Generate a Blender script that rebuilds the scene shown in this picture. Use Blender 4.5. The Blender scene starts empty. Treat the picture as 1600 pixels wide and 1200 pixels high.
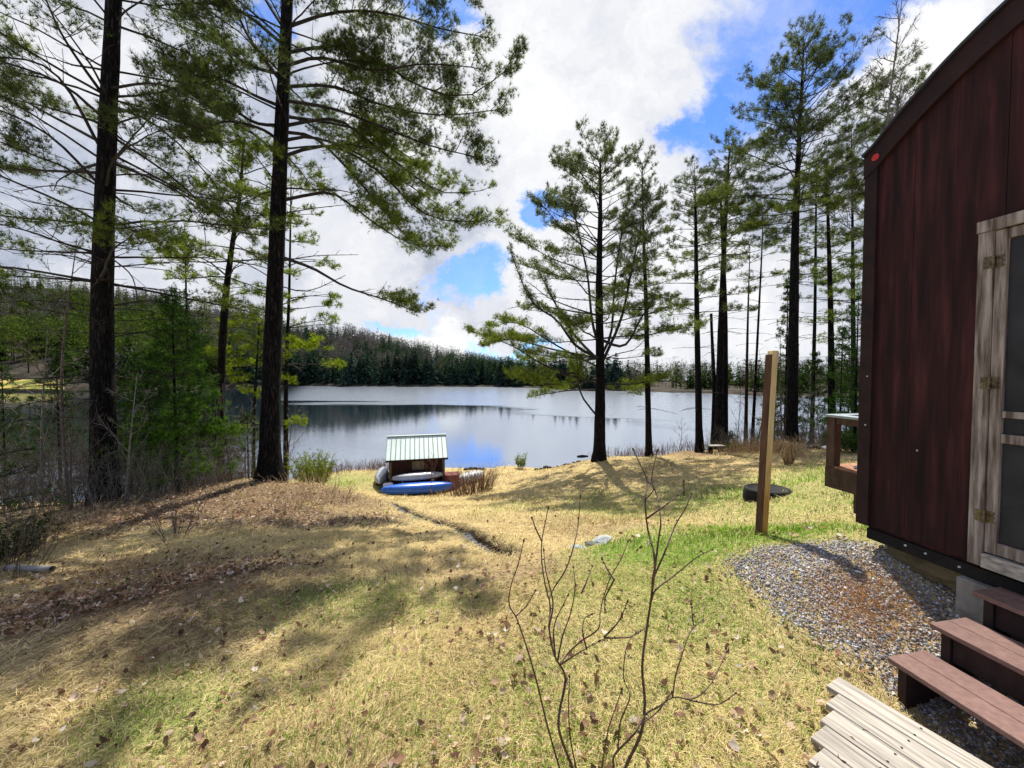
import bpy, math
import numpy as np

# ---------------------------------------------------------------- camera, sky, sun, exposure
scn = bpy.context.scene
COL = scn.collection
EYE = 1.8
TH = math.atan(18 / 600)
cd = bpy.data.cameras.new('camera')
cam = bpy.data.objects.new('camera', cd)
COL.objects.link(cam)
cam.location = (0, 0, EYE)
cam.rotation_euler = (math.pi / 2 - TH, 0, 0)
cd.sensor_width = 36
cd.lens = 13.5
cd.clip_start = 0.05
cd.clip_end = 4000
scn.camera = cam

SUN_EL, SUN_AZ = math.radians(57), math.radians(4)
sd = bpy.data.lights.new('sun', 'SUN')
sd.energy = 5.0
sd.angle = math.radians(0.5)
sd.color = (1, .95, .86)
sun = bpy.data.objects.new('sun', sd)
COL.objects.link(sun)
sun.location = (0, 30, 60)
# the lamp shines along its -Z: from the sun straight ahead, high up, towards the viewer
sun.rotation_euler = (-(math.pi / 2 - SUN_EL), 0, -SUN_AZ)

scn.view_settings.view_transform = 'Standard'
scn.view_settings.look = 'None'
scn.view_settings.exposure = 0.60
scn.view_settings.gamma = 1.0


class NT:
    """small helper round a node tree"""
    def __init__(s, tree):
        s.t = tree
        tree.nodes.clear()

    def n(s, typ, **kw):
        nd = s.t.nodes.new(typ)
        ins = kw.pop('ins', {})
        for k, v in kw.items():
            setattr(nd, k, v)
        for k, v in ins.items():
            s.put(nd.inputs[k], v)
        return nd

    def put(s, sock, v):
        if hasattr(v, 'links') or isinstance(v, bpy.types.NodeSocket):
            s.t.links.new(v, sock)
        else:
            sock.default_value = v

    def math(s, op, a, b=0.0, clamp=False):
        nd = s.n('ShaderNodeMath', operation=op, use_clamp=clamp)
        s.put(nd.inputs[0], a)
        s.put(nd.inputs[1], b)
        return nd.outputs[0]

    def vmath(s, op, a, b=None):
        nd = s.n('ShaderNodeVectorMath', operation=op)
        s.put(nd.inputs[0], a)
        if b is not None:
            s.put(nd.inputs[1], b)
        return nd.outputs['Value'] if op in ('LENGTH', 'DOT_PRODUCT') else nd.outputs[0]

    def noise(s, vec, scale, detail=4, rough=.55, dist=0.0):
        nd = s.n('ShaderNodeTexNoise', ins={'Scale': scale, 'Detail': detail, 'Roughness': rough, 'Distortion': dist})
        if vec is not None:
            s.t.links.new(vec, nd.inputs['Vector'])
        return nd.outputs['Fac']

    def ramp(s, fac, stops):
        nd = s.n('ShaderNodeValToRGB')
        el = nd.color_ramp.elements
        while len(el) < len(stops):
            el.new(.5)
        for e, (p, c) in zip(el, stops):
            e.position = p
            e.color = (c[0], c[1], c[2], 1) if not isinstance(c, (int, float)) else (c, c, c, 1)
        s.t.links.new(fac, nd.inputs[0])
        return nd.outputs[0]

    def mapr(s, v, a, b, c=0.0, d=1.0, smooth=True):
        nd = s.n('ShaderNodeMapRange', ins={1: a, 2: b, 3: c, 4: d})
        nd.interpolation_type = 'SMOOTHSTEP' if smooth else 'LINEAR'
        s.put(nd.inputs[0], v)
        return nd.outputs[0]

    def mix(s, fac, a, b, mode='MIX'):
        nd = s.n('ShaderNodeMix', data_type='RGBA', blend_type=mode)
        s.put(nd.inputs[0], fac)
        s.put(nd.inputs[6], a if not isinstance(a, tuple) else (*a, 1))
        s.put(nd.inputs[7], b if not isinstance(b, tuple) else (*b, 1))
        return nd.outputs[2]


def build_world():
    w = bpy.data.worlds.new('World')
    scn.world = w
    w.use_nodes = True
    T = NT(w.node_tree)
    sky = T.n('ShaderNodeTexSky', sky_type='NISHITA')
    sky.sun_disc = False
    sky.sun_elevation = SUN_EL
    sky.sun_rotation = SUN_AZ
    sky.altitude = 300
    sky.air_density = 1.0
    sky.dust_density = .3
    sky.ozone_density = 3.0
    geo = T.n('ShaderNodeTexCoord').outputs['Generated']
    sep = T.n('ShaderNodeSeparateXYZ')
    T.t.links.new(geo, sep.inputs[0])
    x, y, z = sep.outputs
    yc = T.math('MAXIMUM', y, .2)
    comb = T.n('ShaderNodeCombineXYZ')
    T.put(comb.inputs[0], T.math('DIVIDE', x, yc))
    T.put(comb.inputs[1], T.math('DIVIDE', z, yc))
    uv = comb.outputs[0]
    wn = T.n('ShaderNodeTexNoise', ins={'Scale': 3.6, 'Detail': 10, 'Roughness': .68})
    T.t.links.new(uv, wn.inputs['Vector'])
    off = T.vmath('MULTIPLY', T.vmath('SUBTRACT', wn.outputs['Color'], (.5, .5, .5)), (.42, .36, 0))
    uvw = T.vmath('ADD', uv, off)

    def blob(px, py, rx, ry, rot=0.0):
        """a soft patch of sky round one direction, 0..1"""
        c = ((px - 800) / 600, (582 - py) / 600, 0)
        d = T.vmath('SUBTRACT', uvw, c)
        if rot:
            r = T.n('ShaderNodeVectorRotate', rotation_type='Z_AXIS', ins={'Angle': math.radians(-rot)})
            T.t.links.new(d, r.inputs['Vector'])
            d = r.outputs[0]
        d = T.vmath('MULTIPLY', d, (600 / rx, 600 / ry, 0))
        return T.mapr(T.vmath('LENGTH', d), 1.25, .55)

    blue = None
    for b in [(1225, 80, 125, 160, -12), (1150, 165, 105, 60, 38), (1072, 205, 45, 36, 40), (1320, 20, 190, 75, 20), (1545, 95, 130, 42, 38),
              (735, 440, 62, 30, 28), (858, 328, 36, 22, -20), (690, 12, 60, 34, 0), (430, 30, 55, 36, 20),
              (640, 505, 60, 10, 0), (800, 545, 60, 9, 0), (1760, 40, 160, 110, 30)]:
        v = blob(*b)
        blue = v if blue is None else T.math('MAXIMUM', blue, v)
    streak = blob(1420, 95, 185, 42, 38)
    blue = T.math('MULTIPLY', blue, T.math('SUBTRACT', 1.0, streak))
    # behind the viewer and overhead: broken cloud with much blue
    back = T.mapr(y, .25, -.05)
    bn = T.noise(geo, 2.2, 6, .6)
    blue = T.math('MAXIMUM', blue, T.math('MULTIPLY', back, T.mapr(bn, .62, .40)))
    wisp = T.mapr(T.noise(uvw, 5.0, 8, .66), .35, .72, 0, .5)
    blue = T.math('MULTIPLY', blue, T.math('SUBTRACT', 1.0, T.math('MULTIPLY', wisp, .7)))
    # cloud tone: bright tops and lavender grey undersides
    tone = T.noise(uvw, 2.1, 8, .6)
    t2 = T.noise(uvw, 6.0, 10, .68)
    tone = T.math('ADD', T.math('MULTIPLY', tone, .68), T.math('MULTIPLY', t2, .32))
    bright = None
    for b in [(960, 110, 330, 260, 30), (850, 420, 150, 110, 40), (1000, 480, 260, 140, 0), (720, 545, 170, 40, 0), (1420, 95, 210, 60, 38), (640, 130, 160, 160, 0)]:
        v = blob(*b)
        bright = v if bright is None else T.math('MAXIMUM', bright, v)
    tone = T.math('ADD', tone, T.math('MULTIPLY', bright, .13))
    cloud = T.ramp(tone, [(.34, (.34, .385, .50)), (.45, (.53, .575, .69)), (.55, (.77, .79, .85)), (.69, (1.0, 1.0, 1.0))])
    skyc = T.mix(1.0, sky.outputs[0], (.52, .78, 1.22), 'MULTIPLY')
    bg1 = T.n('ShaderNodeBackground', ins={'Strength': .11})
    T.t.links.new(skyc, bg1.inputs[0])
    bg2 = T.n('ShaderNodeBackground', ins={'Strength': .69})
    T.t.links.new(cloud, bg2.inputs[0])
    mx = T.n('ShaderNodeMixShader')
    T.t.links.new(blue, mx.inputs[0])
    T.t.links.new(bg2.outputs[0], mx.inputs[1])
    T.t.links.new(bg1.outputs[0], mx.inputs[2])
    out = T.n('ShaderNodeOutputWorld')
    T.t.links.new(mx.outputs[0], out.inputs[0])


build_world()

# ---------------------------------------------------------------- helpers
RNG = np.random.default_rng(7)
_F = np.array([0, math.cos(TH), -math.sin(TH)])
_U = np.array([0, math.sin(TH), math.cos(TH)])
_R = np.array([1.0, 0, 0])


def P(px, py, d):
    """the point seen at that pixel of the photograph, d metres ahead"""
    return np.array([0, 0, EYE]) + d * (_F + (px - 800) / 600 * _R + (600 - py) / 600 * _U)


def mesh_obj(name, V, faces, mat, parent=None, col=None, smooth=False, loc=None, tris=None):
    """one mesh object from world-space vertices; its origin is the parent's, or loc"""
    V = np.asarray(V, dtype=np.float32).reshape(-1, 3)
    me = bpy.data.meshes.new(name)
    base = np.zeros(3)
    if parent is not None:
        base = np.array(parent['_o'])
    elif loc is not None:
        base = np.array(loc)
    V = V - base.astype(np.float32)
    if isinstance(faces, list):
        me.from_pydata(V.tolist(), [], [tuple(int(i) for i in f) for f in faces])
    else:
        faces = np.asarray(faces, dtype=np.int32)
        k = faces.shape[1]
        me.vertices.add(len(V))
        me.vertices.foreach_set('co', V.ravel())
        me.loops.add(faces.size)
        me.loops.foreach_set('vertex_index', faces.ravel())
        me.polygons.add(len(faces))
        me.polygons.foreach_set('loop_start', np.arange(0, faces.size, k, dtype=np.int32))
        me.polygons.foreach_set('loop_total', np.full(len(faces), k, dtype=np.int32))
        me.update(calc_edges=True)
    if col is not None:
        a = me.color_attributes.new('col', 'FLOAT_COLOR', 'POINT')
        c = np.ones((len(V), 4), dtype=np.float32)
        c[:, :3] = col
        a.data.foreach_set('color', c.ravel())
    if smooth:
        me.polygons.foreach_set('use_smooth', np.ones(len(me.polygons), dtype=bool))
    me.materials.append(mat)
    me.validate()
    o = bpy.data.objects.new(name, me)
    COL.objects.link(o)
    if parent is not None:
        o.parent = parent
        if parent.type == 'MESH':
            o['_o'] = list(base)
    else:
        o.location = base
    o['_o'] = [float(b) for b in base]
    return o


def thing(name, label, cat, loc, group=None):
    o = bpy.data.objects.new(name, None)
    COL.objects.link(o)
    o.empty_display_size = .2
    o.location = loc
    o['_o'] = [float(c) for c in loc]
    tag(o, label, cat, group)
    return o


def tag(o, label, cat, group=None, kind=None):
    o['label'] = label
    o['category'] = cat
    if group:
        o['group'] = group
    if kind:
        o['kind'] = kind
    return o


def structure(o):
    o['kind'] = 'structure'
    return o


class G:
    """collects boxes, tubes and grids into one mesh"""
    def __init__(s):
        s.v, s.f, s.c, s.n = [], [], [], 0

    def add(s, V, F, col=None):
        V = np.asarray(V, float).reshape(-1, 3)
        s.v.append(V)
        for f in F:
            s.f.append(tuple(int(i) + s.n for i in f))
        if col is not None:
            s.c.append(np.tile(np.asarray(col, float), (len(V), 1)))
        s.n += len(V)
        return s

    def hexa(s, c8, col=None):
        """8 corners: bottom ring of four, then the top ring"""
        return s.add(c8, [(0, 3, 2, 1), (4, 5, 6, 7), (0, 1, 5, 4), (1, 2, 6, 5), (2, 3, 7, 6), (3, 0, 4, 7)], col)

    def box(s, o, a, b, c, col=None):
        """corner o and three edge vectors"""
        o, a, b, c = [np.asarray(q, float) for q in (o, a, b, c)]
        return s.hexa([o, o + a, o + a + b, o + b, o + c, o + a + c, o + a + b + c, o + b + c], col)

    def tube(s, pts, rad, sides=6, cap=True, col=None, jit=0, rng=None):
        pts = np.asarray(pts, float)
        n = len(pts)
        rad = np.broadcast_to(np.asarray(rad, float), (n,))
        tan = np.gradient(pts, axis=0)
        tan /= np.linalg.norm(tan, axis=1, keepdims=True) + 1e-9
        mean = tan.mean(0)
        ref = np.array([0, 0, 1.0]) if abs(mean[2]) < .8 * np.linalg.norm(mean) else np.array([0, 1.0, 0])
        a = np.cross(tan, ref)
        a /= np.linalg.norm(a, axis=1, keepdims=True) + 1e-9
        b = np.cross(tan, a)
        th = np.arange(sides) / sides * 2 * math.pi
        r = rad[:, None] * np.ones((1, sides))
        if jit:
            r = r * (1 + jit * rng.standard_normal((n, sides)))
        V = pts[:, None] + r[..., None] * (np.cos(th)[None, :, None] * a[:, None] + np.sin(th)[None, :, None] * b[:, None])
        F = []
        for i in range(n - 1):
            for j in range(sides):
                k = (j + 1) % sides
                F.append((i * sides + j, i * sides + k, (i + 1) * sides + k, (i + 1) * sides + j))
        if cap:
            F.append(tuple(range(sides))[::-1])
            F.append(tuple((n - 1) * sides + j for j in range(sides)))
        return s.add(V.reshape(-1, 3), F, col)

    def build(s, name, mat, parent=None, smooth=False, loc=None):
        return mesh_obj(name, np.concatenate(s.v), s.f, mat, parent, col=np.concatenate(s.c) if s.c else None, smooth=smooth, loc=loc)


def bevel(o, w=.006, seg=2):
    m = o.modifiers.new('bevel', 'BEVEL')
    m.width = w
    m.segments = seg
    m.limit_method = 'ANGLE'
    return o


# ---------------------------------------------------------------- materials
def new_mat(name):
    m = bpy.data.materials.new(name)
    m.use_nodes = True
    return m, NT(m.node_tree)


def out(T, sh):
    o = T.n('ShaderNodeOutputMaterial')
    T.t.links.new(sh, o.inputs['Surface'])


def pbr(T, col, rough=.8, bump=None, bstr=.3, bdist=.01, metal=0.0, spec=.3):
    b = T.n('ShaderNodeBsdfPrincipled', ins={'Roughness': rough, 'Metallic': metal})
    b.inputs['Specular IOR Level'].default_value = spec
    T.put(b.inputs['Base Color'], (*col, 1) if isinstance(col, tuple) else col)
    if bump is not None:
        bn = T.n('ShaderNodeBump', ins={'Strength': bstr, 'Distance': bdist})
        T.put(bn.inputs['Height'], bump)
        T.t.links.new(bn.outputs[0], b.inputs['Normal'])
    return b.outputs[0]


def mat_noise(name, c1, c2, scale=6, stretch=(1, 1, 1), rough=.85, bstr=.4, bdist=.01, detail=6, metal=0.0, c3=None, spec=.25, rot=(0, 0, 0), lo=.36, hi=.64):
    m, T = new_mat(name)
    co = T.n('ShaderNodeTexCoord').outputs['Object']
    m0 = T.n('ShaderNodeMapping', ins={'Rotation': rot})
    T.t.links.new(co, m0.inputs[0])
    mp = T.n('ShaderNodeMapping', ins={'Scale': stretch})
    T.t.links.new(m0.outputs[0], mp.inputs[0])
    n = T.noise(mp.outputs[0], scale, detail, .62)
    st = [(lo, c1), (hi, c2)] if c3 is None else [(lo, c1), ((lo + hi) / 2, c2), (hi, c3)]
    c = T.ramp(n, st)
    big = T.noise(co, scale * .17 + .2, 3)
    c = T.mix(T.mapr(big, .35, .7, 0, .35), c, tuple(k * .6 for k in c1))
    out(T, pbr(T, c, rough, n, bstr, bdist, metal, spec))
    return m


def mat_bark(name, c1, c2, c3):
    m, T = new_mat(name)
    co = T.n('ShaderNodeTexCoord').outputs['Object']
    mp = T.n('ShaderNodeMapping', ins={'Scale': (9, 9, 2.2)})
    T.t.links.new(co, mp.inputs[0])
    n = T.noise(mp.outputs[0], 2.2, 7, .65, .6)
    mp2 = T.n('ShaderNodeMapping', ins={'Scale': (14, 14, 1.6)})
    T.t.links.new(co, mp2.inputs[0])
    ridge = T.math('ABSOLUTE', T.math('SUBTRACT', T.noise(mp2.outputs[0], 1.6, 5, .6, 1.2), .5))
    crack = T.mapr(ridge, 0, .12)
    c = T.ramp(n, [(.33, c1), (.5, c2), (.68, c3)])
    c = T.mix(crack, tuple(k * .45 for k in c1), c)
    h = T.math('ADD', T.math('MULTIPLY', crack, .7), T.math('MULTIPLY', n, .5))
    out(T, pbr(T, c, .95, h, .9, .03, spec=.1))
    return m


def mat_leaf(name, trans=.45, tint=(1.25, 1.28, .66)):
    """foliage: colour from the leaves' own attribute, light passes through"""
    m, T = new_mat(name)
    a = T.n('ShaderNodeVertexColor', layer_name='col').outputs[0]
    d = T.n('ShaderNodeBsdfDiffuse')
    T.t.links.new(a, d.inputs[0])
    t = T.n('ShaderNodeBsdfTranslucent')
    T.t.links.new(T.mix(1.0, a, tint, 'MULTIPLY'), t.inputs[0])
    mx = T.n('ShaderNodeMixShader', ins={0: trans})
    T.t.links.new(d.outputs[0], mx.inputs[1])
    T.t.links.new(t.outputs[0], mx.inputs[2])
    out(T, mx.outputs[0])
    return m


def mat_col(name, rough=.9, trans=0.0):
    m, T = new_mat(name)
    a = T.n('ShaderNodeVertexColor', layer_name='col').outputs[0]
    out(T, pbr(T, a, rough, spec=.15))
    return m


M = {}
M['bark'] = mat_bark('pine_bark', (.011, .0095, .0085), (.022, .019, .017), (.055, .049, .044))
M['bark_red'] = mat_bark('reddish_bark', (.04, .024, .018), (.085, .045, .03), (.16, .09, .06))
M['limb'] = mat_noise('limb_bark', (.018, .015, .013), (.05, .042, .036), 14, (1, 1, 1), .95)
M['twig'] = mat_noise('twig_bark', (.075, .055, .045), (.17, .135, .11), 20, rough=.9)
M['twig_pale'] = mat_noise('pale_twig_bark', (.10, .09, .075), (.26, .23, .19), 20, rough=.9)
M['shrub'] = mat_noise('shrub_bark', (.045, .022, .016), (.12, .065, .045), 40, rough=.7, bdist=.002, spec=.4)
M['needle'] = mat_leaf('needles', .5)
M['grass'] = mat_leaf('grass_blades', .35, (1.15, 1.12, .8))
M['litter'] = mat_leaf('leaf_litter', .25)
M['stone'] = mat_col('gravel_chips', .75)
M['far'] = mat_leaf('far_foliage', .15)

# ---------------------------------------------------------------- ground shape
LAKE = -5.7 + EYE
_cp = [P(*q) for q in [
    (0, 1200, 1.85), (400, 1200, 1.80), (800, 1200, 1.75), (1100, 1200, 1.70), (1300, 1095, 2.12), (1412, 1102, 2.15), (1155, 885, 3.4),
    (1395, 866, 3.0), (1540, 968, 2.45), (1190, 835, 4.0), (400, 1000, 2.7), (0, 1000, 2.8), (800, 1000, 2.65), (1000, 1000, 2.55), (600, 900, 3.8), (200, 900, 3.9),
    (60, 906, 4.0), (930, 852, 4.5), (790, 860, 4.7), (740, 835, 5.6), (690, 815, 6.8), (640, 800, 8.6), (580, 782, 12), (650, 772, 17.3),
    (740, 772, 15), (500, 800, 7.5), (350, 800, 6.5), (420, 750, 9), (520, 765, 11), (590, 746, 19), (530, 736, 21.5), (165, 788, 7.5), (60, 795, 8),
    (-150, 800, 8.5), (270, 770, 8.4), (1000, 800, 8.5), (850, 800, 8), (1000, 760, 12), (935, 719, 17), (1013, 716, 18), (1092, 707, 19), (1235, 703, 16),
    (1125, 703, 20), (1200, 775, 8), (1300, 740, 9), (1330, 832, 4.2), (1300, 702, 18), (850, 736, 19), (800, 742, 20), (800, 729, 23.1), (700, 731, 22.9),
    (1060, 706, 20.5), (960, 716, 18.2), (1180, 700, 19)]]
_cp = [tuple(p) for p in _cp] + [(a, b, c + EYE) for a, b, c in [
    (-8, 12, -4.3), (-10, 17, -5.45), (-12, 20, -5.75), (-6, 13, -4.2), (-6, 18, -5.2), (0, 27, -6.6), (-8, 26, -6.7), (-14, 27, -7), (5.5, 23, -6.0), (9, 26, -6.6), (14, 28, -6.6),
    (20, 31, -6.6), (25, 15, -2.6), (26, 24, -4.4), (35, 10, -2), (36, 34, -6.6), (50, 30, -6), (60, 10, -2), (4.5, 3, -1.33), (6, 0, -1.2), (8, 5, -1.5), (12, 8, -1.9), (0, -1, -1.75), (0, -6, -1.6),
    (-6, -4, -1.9), (6, -6, -1.2), (-12, 0, -2.3), (-14, 7, -3.1), (-20, 10, -4.4), (-25, 2, -4), (-20, 18, -6), (-30, 15, -6.3), (-45, 5, -6.6), (-40, -15, -4),
    (20, -15, -.5), (50, -15, 0), (-20, -15, -2.5), (0, -15, -1), (-30, 30, -7.5), (0, 40, -8), (40, 45, -8), (1.8, 1.0, -1.85), (2.6, .6, -1.8), (0.6, 3.4, -1.83), (1.4, 2.4, -1.80)]]
_cp = np.array(_cp)
_c2 = .8


def _phi(d2):
    return -np.sqrt(d2 + _c2)


def _fit():
    n = len(_cp)
    X = _cp[:, :2]
    A = _phi(((X[:, None] - X[None]) ** 2).sum(-1)) + np.eye(n) * 1e-3 * -1
    B = np.hstack([X, np.ones((n, 1))])
    K = np.block([[A, B], [B.T, np.zeros((3, 3))]])
    return np.linalg.solve(K, np.concatenate([_cp[:, 2], np.zeros(3)]))


_w = _fit()
STREAM = np.array([P(585, 784, 11.5)[:2], P(620, 794, 9.4)[:2], P(648, 803, 8.3)[:2], P(672, 811, 7.3)[:2], P(697, 815, 6.8)[:2], P(722, 822, 6.2)[:2],
                   P(738, 834, 5.6)[:2], P(752, 842, 5.3)[:2], P(768, 848, 5.05)[:2], P(795, 862, 4.65)[:2]])


def seg_dist(x, y, poly):
    """distance to a polyline in plan"""
    best = np.full(np.shape(x), 1e9)
    tt = np.zeros(np.shape(x))
    for i in range(len(poly) - 1):
        a, b = poly[i], poly[i + 1]
        ab = b - a
        t = np.clip(((x - a[0]) * ab[0] + (y - a[1]) * ab[1]) / (ab @ ab), 0, 1)
        d = np.hypot(x - a[0] - t * ab[0], y - a[1] - t * ab[1])
        tt = np.where(d < best, (i + t) / (len(poly) - 1), tt)
        best = np.minimum(best, d)
    return best, tt


def vnoise(x, y, s, seed=0):
    """smooth value noise in plan, about -1..1"""
    r = np.random.default_rng(seed)
    tab = r.random((64, 64)) * 2 - 1
    X, Y = np.asarray(x) * s, np.asarray(y) * s
    i, j = np.floor(X).astype(int), np.floor(Y).astype(int)
    u, v = X - i, Y - j
    u, v = u * u * (3 - 2 * u), v * v * (3 - 2 * v)
    g = lambda a, b: tab[a % 64, b % 64]
    return (g(i, j) * (1 - u) + g(i + 1, j) * u) * (1 - v) + (g(i, j + 1) * (1 - u) + g(i + 1, j + 1) * u) * v


def gz(x, y, fine=True):
    x, y = np.asarray(x, float), np.asarray(y, float)
    sh = x.shape
    x, y = x.ravel(), y.ravel()
    z = np.empty(len(x))
    for s in range(0, len(x), 40000):
        e = slice(s, s + 40000)
        d2 = (x[e, None] - _cp[None, :, 0]) ** 2 + (y[e, None] - _cp[None, :, 1]) ** 2
        z[e] = _phi(d2) @ _w[:-3] + _w[-3] * x[e] + _w[-2] * y[e] + _w[-1]
    if fine:
        z += .04 * vnoise(x, y, 1.1, 1) + .022 * vnoise(x, y, 2.7, 2) + .014 * vnoise(x, y, 6.0, 3)
        d, t = seg_dist(x, y, STREAM)
        wob = d + .05 * vnoise(x, y, 4.0, 5)
        z -= (.10 + .08 * t) * np.clip(1 - (wob / .23) ** 2, 0, 1)
    return z.reshape(sh)


def gp(px, py, d):
    """ground point under that pixel at about that distance"""
    p = P(px, py, d)
    p[2] = float(gz(p[0], p[1]))
    return p


# zones of the lawn, 0..1 (what grows where)
def ell(x, y, cx, cy, rx, ry, rot=0):
    c, s = math.cos(rot), math.sin(rot)
    a, b = (x - cx) * c + (y - cy) * s, -(x - cx) * s + (y - cy) * c
    return np.sqrt((a / rx) ** 2 + (b / ry) ** 2)


GRAVEL = [P(1155, 888, 3.4), P(1180, 880, 3.5), P(1250, 872, 3.4), P(1330, 868, 3.25), P(1390, 866, 3.05), (3.6, 2.6, 0), (3.6, 0.0, 0), (2.35, .9, 0), (2.1, 1.6, 0), P(1420, 1095, 2.15), P(1375, 1050, 2.3),
          P(1320, 1010, 2.45), P(1280, 985, 2.6), P(1230, 950, 2.8), P(1185, 920, 3.05)]
GRAVEL = np.array([(p[0], p[1]) for p in GRAVEL])


def inpoly(x, y, poly):
    x, y = np.asarray(x, float), np.asarray(y, float)
    r = np.zeros(x.shape, bool)
    n = len(poly)
    for i in range(n):
        x1, y1 = poly[i]
        x2, y2 = poly[(i + 1) % n]
        if y1 == y2:
            continue
        c = ((y1 > y) != (y2 > y)) & (x < (x2 - x1) * (y - y1) / (y2 - y1) + x1)
        r ^= c
    return r


def gravel_in(x, y):
    wx = x + .10 * vnoise(x, y, 3.0, 21) + .05 * vnoise(x, y, 9.0, 22)
    wy = y + .10 * vnoise(x, y, 3.0, 23) + .05 * vnoise(x, y, 9.0, 24)
    return inpoly(wx, wy, GRAVEL)


def zone_green(x, y):
    n = .5 + .5 * (.6 * vnoise(x, y, .9, 11) + .4 * vnoise(x, y, 2.6, 12))
    g = np.clip(1.35 - ell(x, y, 2.2, 4.0, 1.5, .62, .10), 0, 1) * 2.0          # lush strip by the post
    g = np.maximum(g, np.clip(1.5 - ell(x, y, 3.1, 4.4, 1.6, 1.0), 0, 1) * 1.1)
    g = np.maximum(g, np.clip(1.4 - ell(x, y, 1.15, 2.9, .9, 1.0), 0, 1) * .75)
    g = np.maximum(g, np.clip(1.4 - ell(x, y, 6.2, 8.0, 3.5, 2.6), 0, 1) * .8)    # far lawn behind the post
    g = np.maximum(g, np.clip(1.4 - ell(x, y, .4, 2.0, .8, .8), 0, 1) * .5)
    g = np.maximum(g, np.clip(1.4 - ell(x, y, -.9, 2.0, .9, .6), 0, 1) * .35)
    g = np.maximum(g, np.clip(1.4 - ell(x, y, -1.9, 2.1, .45, .35), 0, 1) * .6)
    g = np.maximum(g, np.clip(1.4 - ell(x, y, 2.5, 9.3, 3.0, 2.6), 0, 1) * .4)
    g = np.maximum(g, np.clip(1.4 - ell(x, y, -1.2, 3.2, 1.2, .45), 0, 1) * .45)
    g = np.maximum(g, np.clip(1.4 - ell(x, y, -9, 18.5, 5, 2.2), 0, 1) * .7)
    return np.clip(g * (.35 + 1.1 * n), 0, 1)


def zone_brown(x, y):
    n = .5 + .5 * vnoise(x, y, 1.3, 15)
    b = np.clip(1.4 - ell(x, y, -6.6, 7.8, 3.6, 1.5, .25), 0, 1) * 1.3            # leaf mould on the berm
    b = np.maximum(b, np.clip(1.4 - ell(x, y, -3.4, 3.5, 1.9, .95, -.15), 0, 1) * .9)
    b = np.maximum(b, np.clip(1.45 - ell(x, y, -4.9, 6.5, 3.0, .95, .28), 0, 1) * 1.4)            # its face towards the lawn
    b = np.maximum(b, np.clip(1.3 - ell(x, y, -.1, 3.75, .8, .45), 0, 1) * .7)    # churned patch past the stream
    b = np.maximum(b, np.clip(1.3 - ell(x, y, 2.4, 5.6, 1.8, .45, .15), 0, 1) * .6)
    b = np.maximum(b, np.clip((y - 14.5) / 2, 0, 1) * np.clip((x - 6) / 2, 0, 1))
    b = np.maximum(b, np.clip((x - 9 - .25 * y) / 3, 0, 1))
    return np.clip(b * (.5 + .9 * n), 0, 1)


def warp(lo, a, b, hi, step, growth=1.09):
    mid = list(np.arange(a, b, step))
    r, s = [], step
    p = mid[-1]
    while p < hi:
        s *= growth
        p += s
        r.append(p)
    l, s, p = [], step, a
    while p > lo:
        s *= growth
        p -= s
        l.append(p)
    return np.array(l[::-1] + mid + r)


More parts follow.
